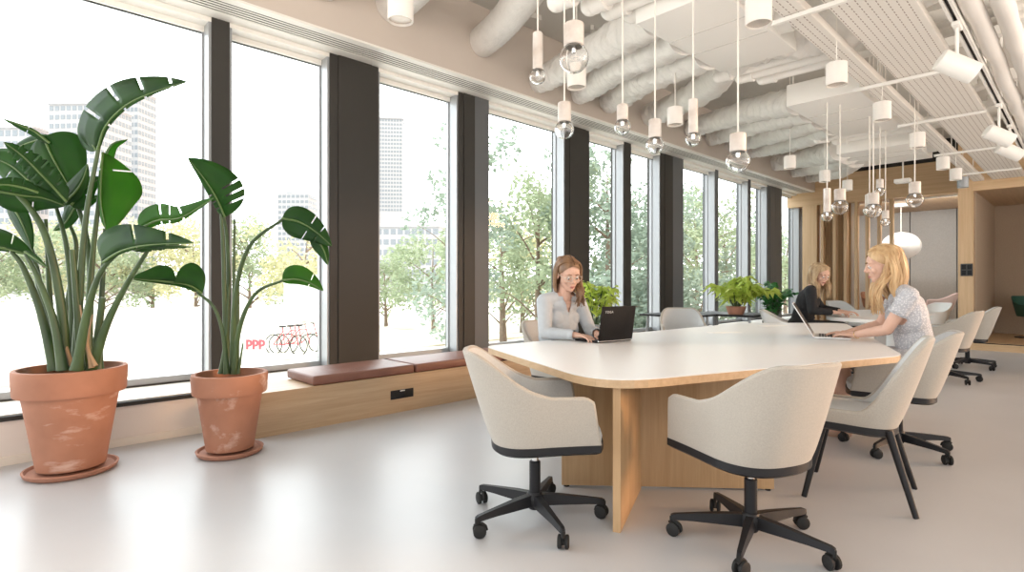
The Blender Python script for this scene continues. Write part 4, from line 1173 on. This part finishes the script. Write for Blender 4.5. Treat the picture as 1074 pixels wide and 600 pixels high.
def hair(par, c, F, m, length, body_back, seed, front_left=0, front_right=0, n=150, part=.0, az_l=.50, az_r=.50, wave=.006, vol=1.0):
    """cap on the skull and many tapering locks falling from the parting"""
    rnd = random.Random(seed)
    P = lambda x, y, z: c+F @ V((x, y, z))
    cap_ = MB()
    # skull cap: ellipsoid patch that leaves the face free
    nA, nB = 40, 18; vs = []; fs = []
    for i in range(nB+1):
        for j in range(nA):
            az = 2*pi*j/nA  # 0 = front
            front = max(0, cos(az))
            lim = lerp(2.05, 1.02, front**1.4)
            po = lim*i/nB
            r = V((.082*vol, .101, .096))
            vs.append(P(r.x*sin(po)*sin(az), -.014+r.y*sin(po)*cos(az), .030+r.z*cos(po)))
    for i in range(nB):
        for j in range(nA): fs.append((i*nA+j, (i+1)*nA+j, (i+1)*nA+(j+1) % nA, i*nA+(j+1) % nA))
    cap_.add(vs, fs, True)
    h = cap_.build('hair', m, par)
    lk = MB()
    for k in range(n):
        sd = 1 if k % 2 else -1
        az = sd*lerp(az_l if sd < 0 else az_r, pi, rnd.random()**.8)       # around the head, 0 = front
        r1 = rnd.uniform(.98, 1.06)
        y0 = rnd.uniform(-.07, .065) if abs(az) < 1.9 else rnd.uniform(-.09, -.02)
        top = P(part+sd*.006, y0, .030+.098*sqrt(max(0, 1-((y0+.014)/.104)**2)))
        ex, ey = sin(az), cos(az)
        mid = P((.087*vol)*ex*r1, -.014+.104*ey*r1, .035)
        ear = P((.092*vol)*ex*r1+0, -.020+.106*ey*r1-.004, -.045)
        up1 = P(part*.5+sd*.052, lerp(y0, .1*ey, .5), .092)
        fl = front_left if sd < 0 else front_right
        goes_front = rnd.random() < fl
        L_ = length*rnd.uniform(.75, 1.05)
        if goes_front: e1 = V((sd*rnd.uniform(.06, .105), rnd.uniform(.02, .06), 0)); e2 = V((sd*rnd.uniform(.05, .12), rnd.uniform(.015, .06), 0))
        else:
            e1 = V((.085*ex*r1, min(.02, -.03+.09*ey*r1)-.01, 0)); e2 = V((.095*ex*r1, min(-.01, -.05+.08*ey*r1)+body_back, 0))
        cw = c
        RZ = Matrix.Rotation(atan2(-(F @ V((0, 1, 0))).x, (F @ V((0, 1, 0))).y), 3, 'Z')
        s1 = ear*.45+(cw+RZ @ e1+V((0, 0, -.11)))*.55
        s2 = cw+RZ @ e1+V((0, 0, -.06-L_*.45)); s3 = cw+RZ @ e2+V((rnd.uniform(-.012, .012), rnd.uniform(-.01, .01), -.06-L_))
        pl = [top, up1, mid, s1, s2, s3]
        if L_ < .09: pl = [top, up1, mid, s1]
        Q = bez(pl, 20); w = rnd.uniform(.0055, .0095); ph = rnd.uniform(0, 6)
        Q = [q+V((sin(i*.55+ph), cos(i*.5+ph), 0))*wave*(i/20) for i, q in enumerate(Q)]
        lk.tube(Q, [w*lerp(.8, 1.25, sin(pi*min(1, i/20)))*(1 if i < 15 else lerp(1, .25, (i-15)/5)) for i in range(21)], 6)
    lk.build('locks', m, h)
    return h

def woman(label, loc, f, hairm, pose, clothing):
    t = thing('person', label, 'person', loc, facing(*f))
    g = pose
    lean = g.get('lean', .10); tw = g.get('twist', 0)
    hip = V((0, 0, g.get('hipz', .565)))
    chest = hip+V((0, lean*.62, .30)); sh = hip+V((0, lean*.95, .455)); nk = hip+V((0, lean*1.15+.01, .53))
    sw = g.get('sw', .165)
    S_ = {s: sh+V((s*sw, .0, 0)) for s in (-1, 1)}
    Wr = {s: V(g['wrist'][s]) for s in (-1, 1)}
    El = {s: ik(S_[s], Wr[s], .265, .245, V((s*g.get('elbow_out', .5), -.35, -.8))) for s in (-1, 1)}
    yaw, pit, rol = g.get('head', (0, -.35, 0))
    HF = Matrix.Rotation(yaw, 3, 'Z') @ Matrix.Rotation(rol, 3, 'Y') @ Matrix.Rotation(pit, 3, 'X') @ Matrix.Diagonal((g.get('hs', 1.13),)*3)
    hc = nk+V((0, .045+g.get('hfwd', .01), .145)); 
    hc = hc+V(g.get('hoff', (0, 0, 0)))
    Kn = {s: V(g['knee'][s]) for s in (-1, 1)}; An = {s: V(g['ankle'][s]) for s in (-1, 1)}
    b = MB()
    head_vol(b, hc, HF)
    b.cap(nk-V((0, .01, .05)), hc+HF @ V((0, -.025, -.05)), .056, .050)
    def torso(mb, e):
        mb.ell(hip+V((0, -.01, .01)), (.175+e, .125+e, .115+e))
        mb.ell(hip+V((0, lean*.28, .15)), (.130+e, .098+e, .12+e))
        mb.ell(chest, (.150+e, .105+e, .15+e))
        mb.ell(sh-V((0, .0, .035)), (.150+e, .080+e, .07+e))
        for s in (-1, 1):
            mb.ell(chest+V((s*.068, .070, .005)), (.064+e, .050+e, .064+e))
            mb.cap(nk-V((0, .01, .035)), S_[s]+V((-s*.005, 0, .0)), .042+e, .050+e)
            mb.cap(sh-V((0, .02, .08)), hip, .10+e, .11+e)
    torso(b, 0)
    for s in (-1, 1):
        b.cap(S_[s], El[s], .046, .038); b.cap(El[s], El[s].lerp(Wr[s], .35), .037, .036); b.cap(El[s].lerp(Wr[s], .3), Wr[s], .036, .0235)
        b.cap(hip+V((s*.09, .02, -.015)), Kn[s], .085, .058); b.cap(Kn[s], Kn[s].lerp(An[s], .4)-V((0, .012, 0)), .052, .052); b.cap(Kn[s].lerp(An[s], .35)-V((0, .01, 0)), An[s], .050, .034)
        b.cap(An[s]+V((0, -.02, -.035)), An[s]+V((0, .10, -.05)), .034, .026); b.cap(An[s]+V((0, .06, -.052)), An[s]+V((0, .145, -.058)), .030, .018)
        hd = g['hand'][s]
        hand(b, Wr[s], V(hd), V((0, 0, 1)), s, g.get('curl', .5))
    fuse('body', b, .0042, M['skin'], t, 4)
    face_bits(t, hc, HF, g.get('brow', 'brow'))
    hair(t, hc, HF, M[hairm], g['hair_len'], g.get('hair_back', -.02), g.get('seed', 1), g.get('fl', .3), g.get('fr', .3), g.get('locks', 170), wave=g.get('wave', .006), vol=g.get('vol', 1), az_l=g.get('az_l', .8), az_r=g.get('az_r', .8))
    clothing(t, dict(hip=hip, chest=chest, sh=sh, nk=nk, S=S_, W=Wr, E=El, K=Kn, A=An, hc=hc, HF=HF, torso=torso))
    return t

def sleeves(mb, q, frac, r0, r1, r2):
    for s in (-1, 1):
        S0, E0, W0 = q['S'][s], q['E'][s], q['W'][s]
        if frac <= .5:
            mb.cap(S0, S0.lerp(E0, frac*2), r0, r1)
        else:
            mb.cap(S0, E0, r0, r1); mb.cap(E0, E0.lerp(W0, (frac-.5)*2), r1, r2)
def shoes(par, q, m, low=True):
    for s in (-1, 1):
        A_ = q['A'][s]; sh_ = MB()
        sh_.cap(A_+V((0, -.028, -.052)), A_+V((0, .07, -.062)), .033, .031); sh_.cap(A_+V((0, .06, -.064)), A_+V((0, .145, -.068)), .034, .023)
        if not low: sh_.cap(A_+V((0, -.01, -.05)), A_+V((0, 0, .04)), .040, .042)
        o = fuse('shoe', sh_, .006, m, par, 2)
        cut = A_.z-(.048 if low else -9)
        if low:
            bm = bmesh.new(); bm.from_mesh(o.data)
            dele = [v for v in bm.verts if v.co.z > A_.z-.036 and v.co.y < A_.y+.075]
            bmesh.ops.delete(bm, geom=dele, context='VERTS'); bm.to_mesh(o.data); bm.free()
def vneck(o, q, depth, width):
    """open the neckline in front"""
    nk = q['nk']; bm = bmesh.new(); bm.from_mesh(o.data); de = []
    for v in bm.verts:
        d = v.co-nk
        r = sqrt(d.x**2+(d.y+.0)**2)
        if d.z > -.035 and r < .082: de.append(v)
        elif d.y > .015 and d.z > -depth and abs(d.x) < width*(1-(-d.z)/depth)+.004: de.append(v)
        elif d.z > .015: de.append(v)
    bmesh.ops.delete(bm, geom=de, context='VERTS'); bm.to_mesh(o.data); bm.free()
def cuffcut(o, q, frac):
    bm = bmesh.new(); bm.from_mesh(o.data); de = []
    for s in (-1, 1):
        S0, E0, W0 = q['S'][s], q['E'][s], q['W'][s]
        if frac <= .5: c = S0.lerp(E0, frac*2); d = (E0-S0).normalized()
        else: c = E0.lerp(W0, (frac-.5)*2); d = (W0-E0).normalized()
        de += [v for v in bm.verts if v.is_valid and (v.co-c).dot(d) > .012 and (v.co-c).length < .085 and ((v.co-c)-d*(v.co-c).dot(d)).length < .067]
    bmesh.ops.delete(bm, geom=list(set(de)), context='VERTS'); bm.to_mesh(o.data); bm.free()

# ---- woman in the grey blouse, at the window side of the table
def dress1(t, q):
    mb = MB(); q['torso'](mb, .012); sleeves(mb, q, .94, .062, .050, .040)
    mb.ell(q['hip']+V((0, -.005, -.03)), (.19, .145, .09)); mb.ell(q['chest']+V((0, .045, -.085)), (.150, .105, .15)); mb.ell(q['chest']+V((0, .05, .0)), (.125, .085, .10))
    o = fuse('blouse', mb, .0065, M['blouse'], t, 3); vneck(o, q, .16, .05); cuffcut(o, q, .94)
    for s in (-1, 1):
        c = q['E'][s].lerp(q['W'][s], .86); d = (q['W'][s]-q['E'][s]).normalized()
        MB().tube([c-d*.022, c-d*.018, c+d*.018, c+d*.022], [.038, .041, .039, .036], 20, cap=False).build('cuff', M['blouse'], o)
    tr = MB()
    tr.ell(q['hip']-V((0, 0, .02)), (.182, .135, .10))
    for s in (-1, 1):
        tr.cap(q['hip']+V((s*.09, .02, -.015)), q['K'][s], .095, .070); tr.cap(q['K'][s], q['A'][s]+V((0, 0, .03)), .068, .050)
    fuse('trousers', tr, .008, M['jeans'], t, 2)
    shoes(t, q, M['black'])
    # glasses
    P = lambda x, y, z: q['hc']+q['HF'] @ V((x, y, z))
    gl = None; rim = MB()
    for s in (-1, 1):
        pts = [P(s*.033+.025*cos(a*pi/10), .101-.010*abs(.033*s+.025*cos(a*pi/10))/.06, -.003+.020*sin(a*pi/10)) for a in range(21)]
        rim.tube(pts, .0021, 8)
    rim.tube([P(-.009, .103, .002), P(0, .106, .005), P(.009, .103, .002)], .002, 8)
    gl = rim.build('glasses', M['specs'], t)
    for s in (-1, 1): MB().tube([P(s*.058, .094, .003), P(s*.073, .06, .002), P(s*.078, -.01, .004)], .0018, 8).build('temple', M['specs'], gl)
w1 = woman('woman with brown hair and glasses in a grey blouse typing on the black laptop', (-3.15, 3.47, 0), (.985, -.17), 'hairb',
      dict(lean=.13, hipz=.575, wrist={-1: (-.085, .44, .778), 1: (.105, .42, .778)}, hand={-1: (.25, 1, -.10), 1: (-.25, 1, -.10)},
           head=(-.30, -.36, .03), hair_len=.20, seed=4, fl=.75, fr=.0, az_l=.95, az_r=1.35, vol=.95, wave=.004, hair_back=.0, hfwd=.005,
           knee={-1: (-.12, .42, .56), 1: (.12, .42, .56)}, ankle={-1: (-.11, .40, .085), 1: (.11, .38, .085)}), dress1)

# ---- blonde woman in the lace dress
def dress2(t, q):
    mb = MB(); q['torso'](mb, .010); sleeves(mb, q, .24, .060, .058, .05)
    o = fuse('lace_top', mb, .006, M['lace'], t, 3); vneck(o, q, .07, .07); cuffcut(o, q, .26)
    # scalloped sleeve edges
    for s in (-1, 1):
        c = q['S'][s].lerp(q['E'][s], .50); d = (q['E'][s]-q['S'][s]).normalized(); a = d.orthogonal().normalized(); b2 = d.cross(a)
        ed = MB()
        for k in range(12):
            th = 2*pi*k/12; ed.ell(c+(a*cos(th)+b2*sin(th))*.050, (.015, .015, .010), None, 8, 6)
        ed.build('sleeve_edge', M['lace'], o)
    sk = MB(); sk.ell(q['hip']-V((0, .0, .0)), (.192, .142, .118))
    for s in (-1, 1): sk.cap(q['hip']+V((s*.085, .02, -.012)), q['hip'].lerp(q['K'][s], .80)+V((0, 0, .0)), .102, .082)
    sk.cap(q['hip']+V((0, .05, -.02)), (q['K'][-1]+q['K'][1])*.4+q['hip']*.2, .09, .07)
    o2 = fuse('lace_skirt', sk, .008, M['lace'], t, 3)
    hem = MB()
    for s in (-1, 1):
        c = q['hip'].lerp(q['K'][s], .82); d = (q['K'][s]-q['hip']).normalized(); a = d.orthogonal().normalized(); b2 = d.cross(a)
        for k in range(14):
            th = 2*pi*k/14; hem.ell(c+(a*cos(th)+b2*sin(th))*.080, .018, None, 8, 6)
    hem.build('hem', M['lace'], o2)
    shoes(t, q, M['shoe'])
    for s in (-1,):
        c = q['E'][s].lerp(q['W'][s], .93); d = (q['W'][s]-q['E'][s]).normalized(); a = d.orthogonal().normalized(); b2 = d.cross(a)
        MB().tube([c+(a*cos(k*pi/9)+b2*sin(k*pi/9))*.0285 for k in range(19)], .002, 8).build('bracelet', M['gold'], t)
w2 = woman('blonde woman in a grey lace dress seen in profile, typing on the silver laptop', (-.885, 5.0, 0), (-.93, -.37), 'hairl',
      dict(lean=.09, hipz=.56, az_l=1.5, az_r=1.0, elbow_out=.75, hs=1.06, wrist={-1: (.03, .375, .724), 1: (.19, .40, .724)}, hand={-1: (.5, .85, -.08), 1: (.25, .95, -.08)},
           head=(-.02, -.24, 0), hair_len=.29, seed=9, fl=.4, fr=.6, vol=1.08, wave=.009, hair_back=-.08, locks=240, hfwd=.05,
           knee={-1: (-.085, .47, .565), 1: (.10, .48, .565)}, ankle={-1: (-.07, .46, .083), 1: (.05, .53, .083)}), dress2)

# ---- woman in black at the second table
def dress3(t, q):
    mb = MB(); q['torso'](mb, .014); sleeves(mb, q, .9, .064, .054, .042)
    o = fuse('black_top', mb, .0075, M['blackcloth'], t, 3); vneck(o, q, .10, .045); cuffcut(o, q, .9)
    tr = MB(); tr.ell(q['hip']-V((0, 0, .02)), (.185, .138, .10))
    for s in (-1, 1):
        tr.cap(q['hip']+V((s*.09, .02, -.015)), q['K'][s], .098, .074); tr.cap(q['K'][s], q['A'][s]+V((0, 0, .03)), .072, .055)
    fuse('trousers', tr, .008, M['blackcloth'], t, 2)
    shoes(t, q, M['black'])
w3 = woman('woman with long blonde hair dressed in black, reading a magazine at the second table', (-2.74, 8.06, 0), (.93, .36), 'hairs',
      dict(lean=.10, hipz=.570, wrist={-1: (-.06, .44, .765), 1: (.20, .34, .765)}, hand={-1: (.1, 1, -.08), 1: (-.5, 1, -.08)},
           head=(-.85, -.40, 0), hair_len=.25, seed=14, fl=.5, fr=.5, az_l=1.0, az_r=1.0, vol=1.0, wave=.005, hair_back=-.02, hfwd=.03,
           knee={-1: (-.12, .43, .56), 1: (.13, .43, .56)}, ankle={-1: (-.11, .40, .085), 1: (.11, .38, .085)}), dress3)
w3.scale = (1.14, 1.14, 1.04)
w2.scale = (1.07, 1.07, 1.07)
w1.scale = (1.07, 1.05, 1.0)
# ================================================================== OUTSIDE
ZG = -1.2
struct('ground', MB().box(-160, -5.75, -90, 190, ZG-.3, ZG), M['pebble'])
vg = MB().box(-26, -17, -40, 90, ZG, ZG+.06).build('verge', M['lawn']); vg['kind'] = 'structure'
def tree(label, x, y, h, cr, m, seed, n=900, ls=.2, z0=.30, name='broadleaf_tree'):
    rnd = random.Random(seed)
    t = thing(name, label, 'tree', (x, y, ZG), 0, 'trees outside the windows')
    tk = MB(); br = []
    P = bez([(0, 0, 0), (rnd.uniform(-.15, .15), rnd.uniform(-.15, .15), h*.35), (rnd.uniform(-.4, .4), rnd.uniform(-.4, .4), h*.9)], 10)
    tk.tube(P, [lerp(.035*h**.8, .01, i/10) for i in range(11)], 8)
    for k in range(11):
        p = P[2+k*7//11]; a = rnd.uniform(0, 6.28); l = cr*rnd.uniform(.6, 1)
        e = p+V((cos(a)*l, sin(a)*l, l*rnd.uniform(.2, .9)))
        tk.tube(bez([p, p.lerp(e, .5)+V((0, 0, l*.1)), e], 5), [.055*cr*.4, .04*cr*.4, .03*cr*.4, .02*cr*.4, .012*cr*.4, .006], 6); br.append(e)
    tk.build('trunk', M['trunk'], t)
    cl = [(V((0, 0, h*lerp(z0, .95, rnd.random())))+V((rnd.uniform(-1, 1)*cr*.75, rnd.uniform(-1, 1)*cr*.75, 0)), cr*rnd.uniform(.22, .42)) for _ in range(20)]+[(e, cr*.3) for e in br]
    lf = MB()
    for k in range(n):
        c, r = cl[k % len(cl)]
        d = V((rnd.gauss(0, 1), rnd.gauss(0, 1), rnd.gauss(0, .8))).normalized()*r*rnd.random()**.4
        p = c+d; a = V((rnd.gauss(0, 1), rnd.gauss(0, 1), rnd.gauss(0, .7))).normalized(); b = a.orthogonal().normalized(); s = ls*rnd.uniform(.6, 1.3)
        lf.add([p-a*s, p+b*s*.45, p+a*s, p-b*s*.45], [(0, 1, 2, 3)])
    lf.build('crown', m, t)
    return t
def dirpos(px, t): p = at(px, 297, t); return p.x, p.y
TR = [  # bearing, distance, height, crown, material, leaves, leaf size, label
    (-20, 34, 5.6, 3.0, 'treea', 1500, .26, 'broad yellow-green tree across the plaza, behind the leafier potted plant'),
    (45, 38, 6.2, 3.2, 'treeb', 1500, .26, 'yellowing tree across the plaza, left of the top banana leaf stalk'),
    (110, 36, 5.8, 3.0, 'treea', 1500, .26, 'green tree across the plaza, straight behind the leafier plant'),
    (160, 39, 6.6, 3.2, 'treeb', 1500, .26, 'yellowing tree across the plaza, between the two potted plants'),
    (205, 36, 6.2, 3.0, 'treeb', 1500, .26, 'yellowing tree beside the first window post'),
    (262, 38, 6.6, 3.2, 'treea', 1500, .26, 'green tree seen through the second window, left half'),
    (318, 34, 6.4, 3.0, 'treeb', 1500, .26, 'yellowing tree seen through the second window behind the pale shelter'),
    (405, 30, 4.2, 1.9, 'treea', 1100, .2, 'low bright green tree before the white building'),
    (455, 27, 4.6, 1.9, 'treea', 1300, .18, 'round green tree in front of the white building, right part of the third window'),
    (487, 15, 6.6, 1.4, 'treec', 800, .15, 'cool green tree whose branch tips reach into the third window'),
    (528, 20, 6.2, 2.0, 'treea', 1700, .16, 'tall green tree in the left half of the window behind the grey blouse'),
    (566, 17, 6.4, 1.9, 'treea', 1900, .15, 'tall leafy tree in the window just left of the brown-haired woman'),
    (548, 26, 5.4, 2.4, 'treeb', 1400, .2, 'yellow-leaved tree low behind the tall one left of the brown-haired woman'),
    (634, 16, 6.6, 2.0, 'treec', 1900, .15, 'cool green tree filling the narrow window right of the brown-haired woman'),
    (676, 19, 6.0, 2.1, 'treec', 1900, .16, 'cool green tree in the tall narrow window beside the double post'),
    (690, 28, 7.2, 2.8, 'treec', 1500, .22, 'tall pale tree further back behind the double post'),
    (728, 24, 6.4, 2.3, 'treea', 1900, .18, 'green tree in the window over the black side table'),
    (766, 26, 6.0, 2.4, 'treec', 1700, .18, 'cool green tree in the window above the lime fern'),
    (792, 30, 5.8, 2.4, 'treea', 1300, .2, 'green tree in the slim window right of the lime fern'),
    (824, 34, 6.4, 2.4, 'treea', 1200, .2, 'pale green tree in the last window before the oak wall')]
for i, (px, t_, h, cr, m, n, ls, lb) in enumerate(TR):
    x, y = dirpos(px, t_); tree(lb, x, y, h, cr, M[m], 40+i, int(n*2.2), ls*.62)
for i, (px, t_) in enumerate(((630, 13), (668, 14), (735, 17), (778, 19))):
    x, y = dirpos(px, t_)
    tree('leafy shrub outside, low in %s' % ('the narrow window beside the black laptop', 'the tall window beside the double post', 'the window over the black side table', 'the window behind the lime fern')[i], x, y, 2.6, 1.3, M['treec'], 80+i, 2200, .09, .1, 'shrub')
# ---- buildings
def building(label, px, t_, w, d, z0, z1, rz, floors, cols, name='office_tower', cap=None):
    x, y = dirpos(px, t_)
    t = thing(name, label, 'building', (x, y, ZG), rz)
    MB().box(-w/2, w/2, -d/2, d/2, 0, z1-ZG).build('wall', M['bwall'], t)
    fh = (z1-z0)/floors
    for k in range(floors):
        a = z0-ZG+k*fh+fh*.28; b = z0-ZG+k*fh+fh*.80; m = MB()
        for c in range(cols):
            u0 = -.5+(c+.14)/cols; u1 = -.5+(c+.86)/cols
            m.box(u0*w, u1*w, -d/2-.05, -d/2+.05, a, b); m.box(u0*w, u1*w, d/2-.05, d/2+.05, a, b)
            m.box(w/2-.05, w/2+.05, u0*d, u1*d, a, b); m.box(-w/2-.05, -w/2+.05, u0*d, u1*d, a, b)
        m.build('window_row', M['bwin'], t)
    if cap == 'dome':
        MB().lathe([(w*.42, 0), (w*.42, 1.5), (w*.36, 2.6), (w*.2, 3.5), (0, 3.8)], (0, 0, z1-ZG), 24).build('dome', M['bwall'], t)
    else:
        MB().box(-w/2-.2, w/2+.2, -d/2-.2, d/2+.2, z1-ZG, z1-ZG+.5).build('roof_edge', M['bwall'], t)
    return t
def zat(py, t_): return EYE-(py-297)/FPX*t_
def bw(a, b, t_): return (b-a)/FPX*t_
building('tall grey tower seen through the window right of the wide dark post', 411, 150, 6.2, 6.2, zat(224, 150), zat(128, 150), .9, 24, 8)
building('wide white building below the tall grey tower', 432, 120, 13.5, 8, zat(292, 120), zat(240, 120), .75, 5, 9, 'white_building')
building('round-topped tower seen through the second window', 314, 130, 7.2, 7.2, zat(282, 130), zat(206, 130), .8, 14, 7, cap='dome')
building('square tower beside the round-topped one', 331, 150, 5.0, 5.0, zat(282, 150), zat(210, 150), .8, 13, 5)
building('pale office block behind the large banana plant, right of its middle', 96, 110, 10.5, 8, zat(240, 110), zat(116, 110), .75, 14, 9, 'office_block')
building('pale office block behind the large banana plant, taller and partly hidden by its top leaf', 142, 130, 6, 6, zat(240, 130), zat(100, 130), .75, 18, 6, 'office_block')
building('low pale office block at the left picture edge behind the banana leaves', 20, 120, 14, 8, zat(240, 120), zat(140, 120), .75, 9, 9, 'office_block')
# ---- plaza furniture
x, y = dirpos(312, 30)
for i, (px, w) in enumerate(((150, 6), (262, 5))):
    x, y = dirpos(px, 27); o = MB().box(-.04, .04, -w/2, w/2, 0, 1.15)
    for k in range(int(w)+1): o.box(-.07, .07, -w/2+k-.04, -w/2+k+.04, 0, 1.25)
    o = o.build('hoarding_fence', M['fence']); o.location = (x, y, ZG)
    tag(o, 'grey low hoarding across the plaza, %s' % ('between the two potted plants', 'behind the smaller plant')[i], 'fence', 'plaza hoardings')
x, y = dirpos(338, 22)
sh_ = thing('plaza_shelter', 'pale green mesh shelter seen at the right of the second window', 'shelter', (x, y, ZG), .3)
MB().box(-.03, .03, -1.7, 1.7, .9, 2.7).build('mesh_side', M['mesh'], sh_)
for yy in (-1.7, 0, 1.7): MB().box(-.06, .06, yy-.05, yy+.05, 0, 2.75).build('post', M['white'], sh_)
MB().tube([(0, -1.7, 1.0), (0, -.85, 2.6), (0, 0, 1.0)], .05, 8).tube([(0, 0, 1.0), (0, .85, 2.6), (0, 1.7, 1.0)], .05, 8).build('brace', M['white'], sh_)
# sign with three red letters
x, y = dirpos(268, 16.5)
sg = thing('letter_sign', 'white sign with three red looped letters across the plaza, behind the smaller plant', 'sign', (x, y, ZG), TH)
zt = zat(362, 16)-ZG
MB().box(-.30, .30, 0, .04, zt-.34, zt+.24).build('board', M['paper'], sg)
for sx in (-.26, .26): MB().box(sx-.02, sx+.02, 0, .04, 0, zt-.34).build('post', M['fence'], sg)
def text(body, size, mtx, m, par, ext=.004):
    cu = bpy.data.curves.new('m', 'FONT'); cu.body = body; cu.size = size; cu.extrude = ext; cu.offset = .02; cu.align_x = 'CENTER'
    tmp = bpy.data.objects.new('m', cu); COL.objects.link(tmp); bpy.context.view_layer.update()
    me = bpy.data.meshes.new_from_object(tmp.evaluated_get(bpy.context.evaluated_depsgraph_get())); bpy.data.objects.remove(tmp)
    me.transform(mtx); o = bpy.data.objects.new('lettering', me); COL.objects.link(o); o.parent = par; me.materials.append(m); return o
text('ppp', .38, Matrix.Translation((0, -.006, zt-.08)) @ Matrix.Rotation(pi/2, 4, 'X'), M['red'], sg)
# bicycles by the plaza
def bike(label, px, t_, rz):
    x, y = dirpos(px, t_); t = thing('bicycle', label, 'bicycle', (x, y, ZG), rz, 'parked bicycles')
    for dx in (-.5, .5):
        w = MB().tube([(dx+.33*cos(k*pi/12), 0, .34+.33*sin(k*pi/12)) for k in range(25)], .018, 8)
        w.build('wheel', M['rubber'], t)
    MB().tube([(-.5, 0, .34), (-.12, 0, .80), (.36, 0, .82), (-.05, 0, .34), (-.5, 0, .34)], .018, 8).tube([(-.05, 0, .34), (-.14, 0, .92)], .016, 8).tube([(.5, 0, .34), (.34, 0, .98)], .016, 8).build('frame', M['red'], t)
    MB().box(-.24, -.03, -.06, .06, .92, .97, .02).build('saddle', M['black'], t)
    MB().tube([(.28, -.25, 1.0), (.36, 0, 1.0), (.28, .25, 1.0)], .014, 8).build('handlebar', M['black'], t)
for i, (px, t_, l) in enumerate(((300, 18.2, 'bicycle parked on the plaza, left of three behind the bench cushion'), (309, 18.5, 'bicycle parked on the plaza, middle of three behind the bench cushion'), (318, 18.8, 'bicycle parked on the plaza, right of three behind the bench cushion'))):
    bike(l, px, t_, .5+.4*i)

# ================================================================== LIGHT
w = bpy.data.worlds.new('sky'); S.world = w; w.use_nodes = True; nt = w.node_tree; L = nt.links.new
bg = nt.nodes['Background']
tc = nt.nodes.new('ShaderNodeTexCoord'); sp = nt.nodes.new('ShaderNodeSeparateXYZ'); L(tc.outputs['Generated'], sp.inputs['Vector'])
mr = nt.nodes.new('ShaderNodeMapRange'); mr.inputs['From Min'].default_value = -.6; mr.inputs['From Max'].default_value = .8; L(sp.outputs['X'], mr.inputs['Value'])
rp = nt.nodes.new('ShaderNodeValToRGB')
rp.color_ramp.elements[0].position = 0; rp.color_ramp.elements[0].color = (.93, .97, 1.0, 1)
rp.color_ramp.elements[1].position = 1; rp.color_ramp.elements[1].color = (1.0, .965, .93, 1)
L(mr.outputs['Result'], rp.inputs['Fac']); L(rp.outputs['Color'], bg.inputs['Color'])
ms = nt.nodes.new('ShaderNodeMapRange'); ms.inputs['From Min'].default_value = -.75; ms.inputs['From Max'].default_value = .1
ms.inputs['To Min'].default_value = 4.4; ms.inputs['To Max'].default_value = 1.35
L(sp.outputs['X'], ms.inputs['Value']); lo = nt.nodes.new('ShaderNodeMapRange'); lo.inputs['From Min'].default_value = -.12; lo.inputs['From Max'].default_value = .02; L(sp.outputs['Z'], lo.inputs['Value'])
xr = nt.nodes.new('ShaderNodeMath'); xr.operation = 'GREATER_THAN'; xr.inputs[1].default_value = .25; L(sp.outputs['X'], xr.inputs[0])
iv = nt.nodes.new('ShaderNodeMath'); iv.operation = 'SUBTRACT'; iv.inputs[0].default_value = 1; L(lo.outputs['Result'], iv.inputs[1])
gm = nt.nodes.new('ShaderNodeMath'); gm.operation = 'MULTIPLY'; L(iv.outputs[0], gm.inputs[0]); L(xr.outputs[0], gm.inputs[1])
st2 = nt.nodes.new('ShaderNodeMath'); st2.operation = 'MULTIPLY_ADD'; st2.inputs[1].default_value = 1.6; L(gm.outputs[0], st2.inputs[0]); L(ms.outputs['Result'], st2.inputs[2])  # warm glow added below the horizon to brighten the ceiling from the right
L(st2.outputs[0], bg.inputs['Strength'])
cm = nt.nodes.new('ShaderNodeMix'); cm.data_type = 'RGBA'; cm.inputs['B'].default_value = (1, .86, .73, 1)
L(gm.outputs[0], cm.inputs['Factor']); L(rp.outputs['Color'], cm.inputs['A']); L(cm.outputs['Result'], bg.inputs['Color'])
def light(name, kind, loc, energy, col, **k):
    l = bpy.data.lights.new(name, kind); l.energy = energy; l.color = col
    for a, b in k.items(): setattr(l, a, b)
    o = bpy.data.objects.new(name, l); COL.objects.link(o); o.location = loc; return o
for i, (p, ax) in enumerate(SP):
    o = light('spot_beam', 'SPOT', p, 60, (1, .78, .55), spot_size=radians(80), spot_blend=.8, shadow_soft_size=.06)
    o.rotation_euler = ax.to_track_quat('-Z', 'Y').to_euler()
# low hazy sun from the open side of the floor
o = light('low_sun', 'SUN', (8, 3, 4), 2.1, (1, .56, .28), angle=radians(16))
o.rotation_euler = V((-.72, -.66, -.24)).to_track_quat('-Z', 'Y').to_euler()
o = light('day_sun', 'SUN', (4, 0, 30), 4.4, (1, .96, .90), angle=radians(3))
o.rotation_euler = V((-.42, .18, -.89)).to_track_quat('-Z', 'Y').to_euler()

ls = light('nook_fill_light', 'AREA', (-3.4, YF+.42, 3.09), 48, (1, .97, .93), shape='RECTANGLE', size=2.6, size_y=.06)  # area light added to brighten the nook, hidden by the beam
ls.rotation_euler = (radians(38), 0, 0)

vs = S.view_settings
S.display_settings.display_device = 'sRGB'
vs.view_transform = 'Standard'; vs.look = 'None'; vs.gamma = 1; vs.use_curve_mapping = False
vs.exposure = .45
cy = S.cycles
cy.max_bounces = 10; cy.diffuse_bounces = 5; cy.glossy_bounces = 4; cy.transmission_bounces = 10; cy.transparent_max_bounces = 16
cy.caustics_reflective = False; cy.caustics_refractive = False; cy.sample_clamp_indirect = 6
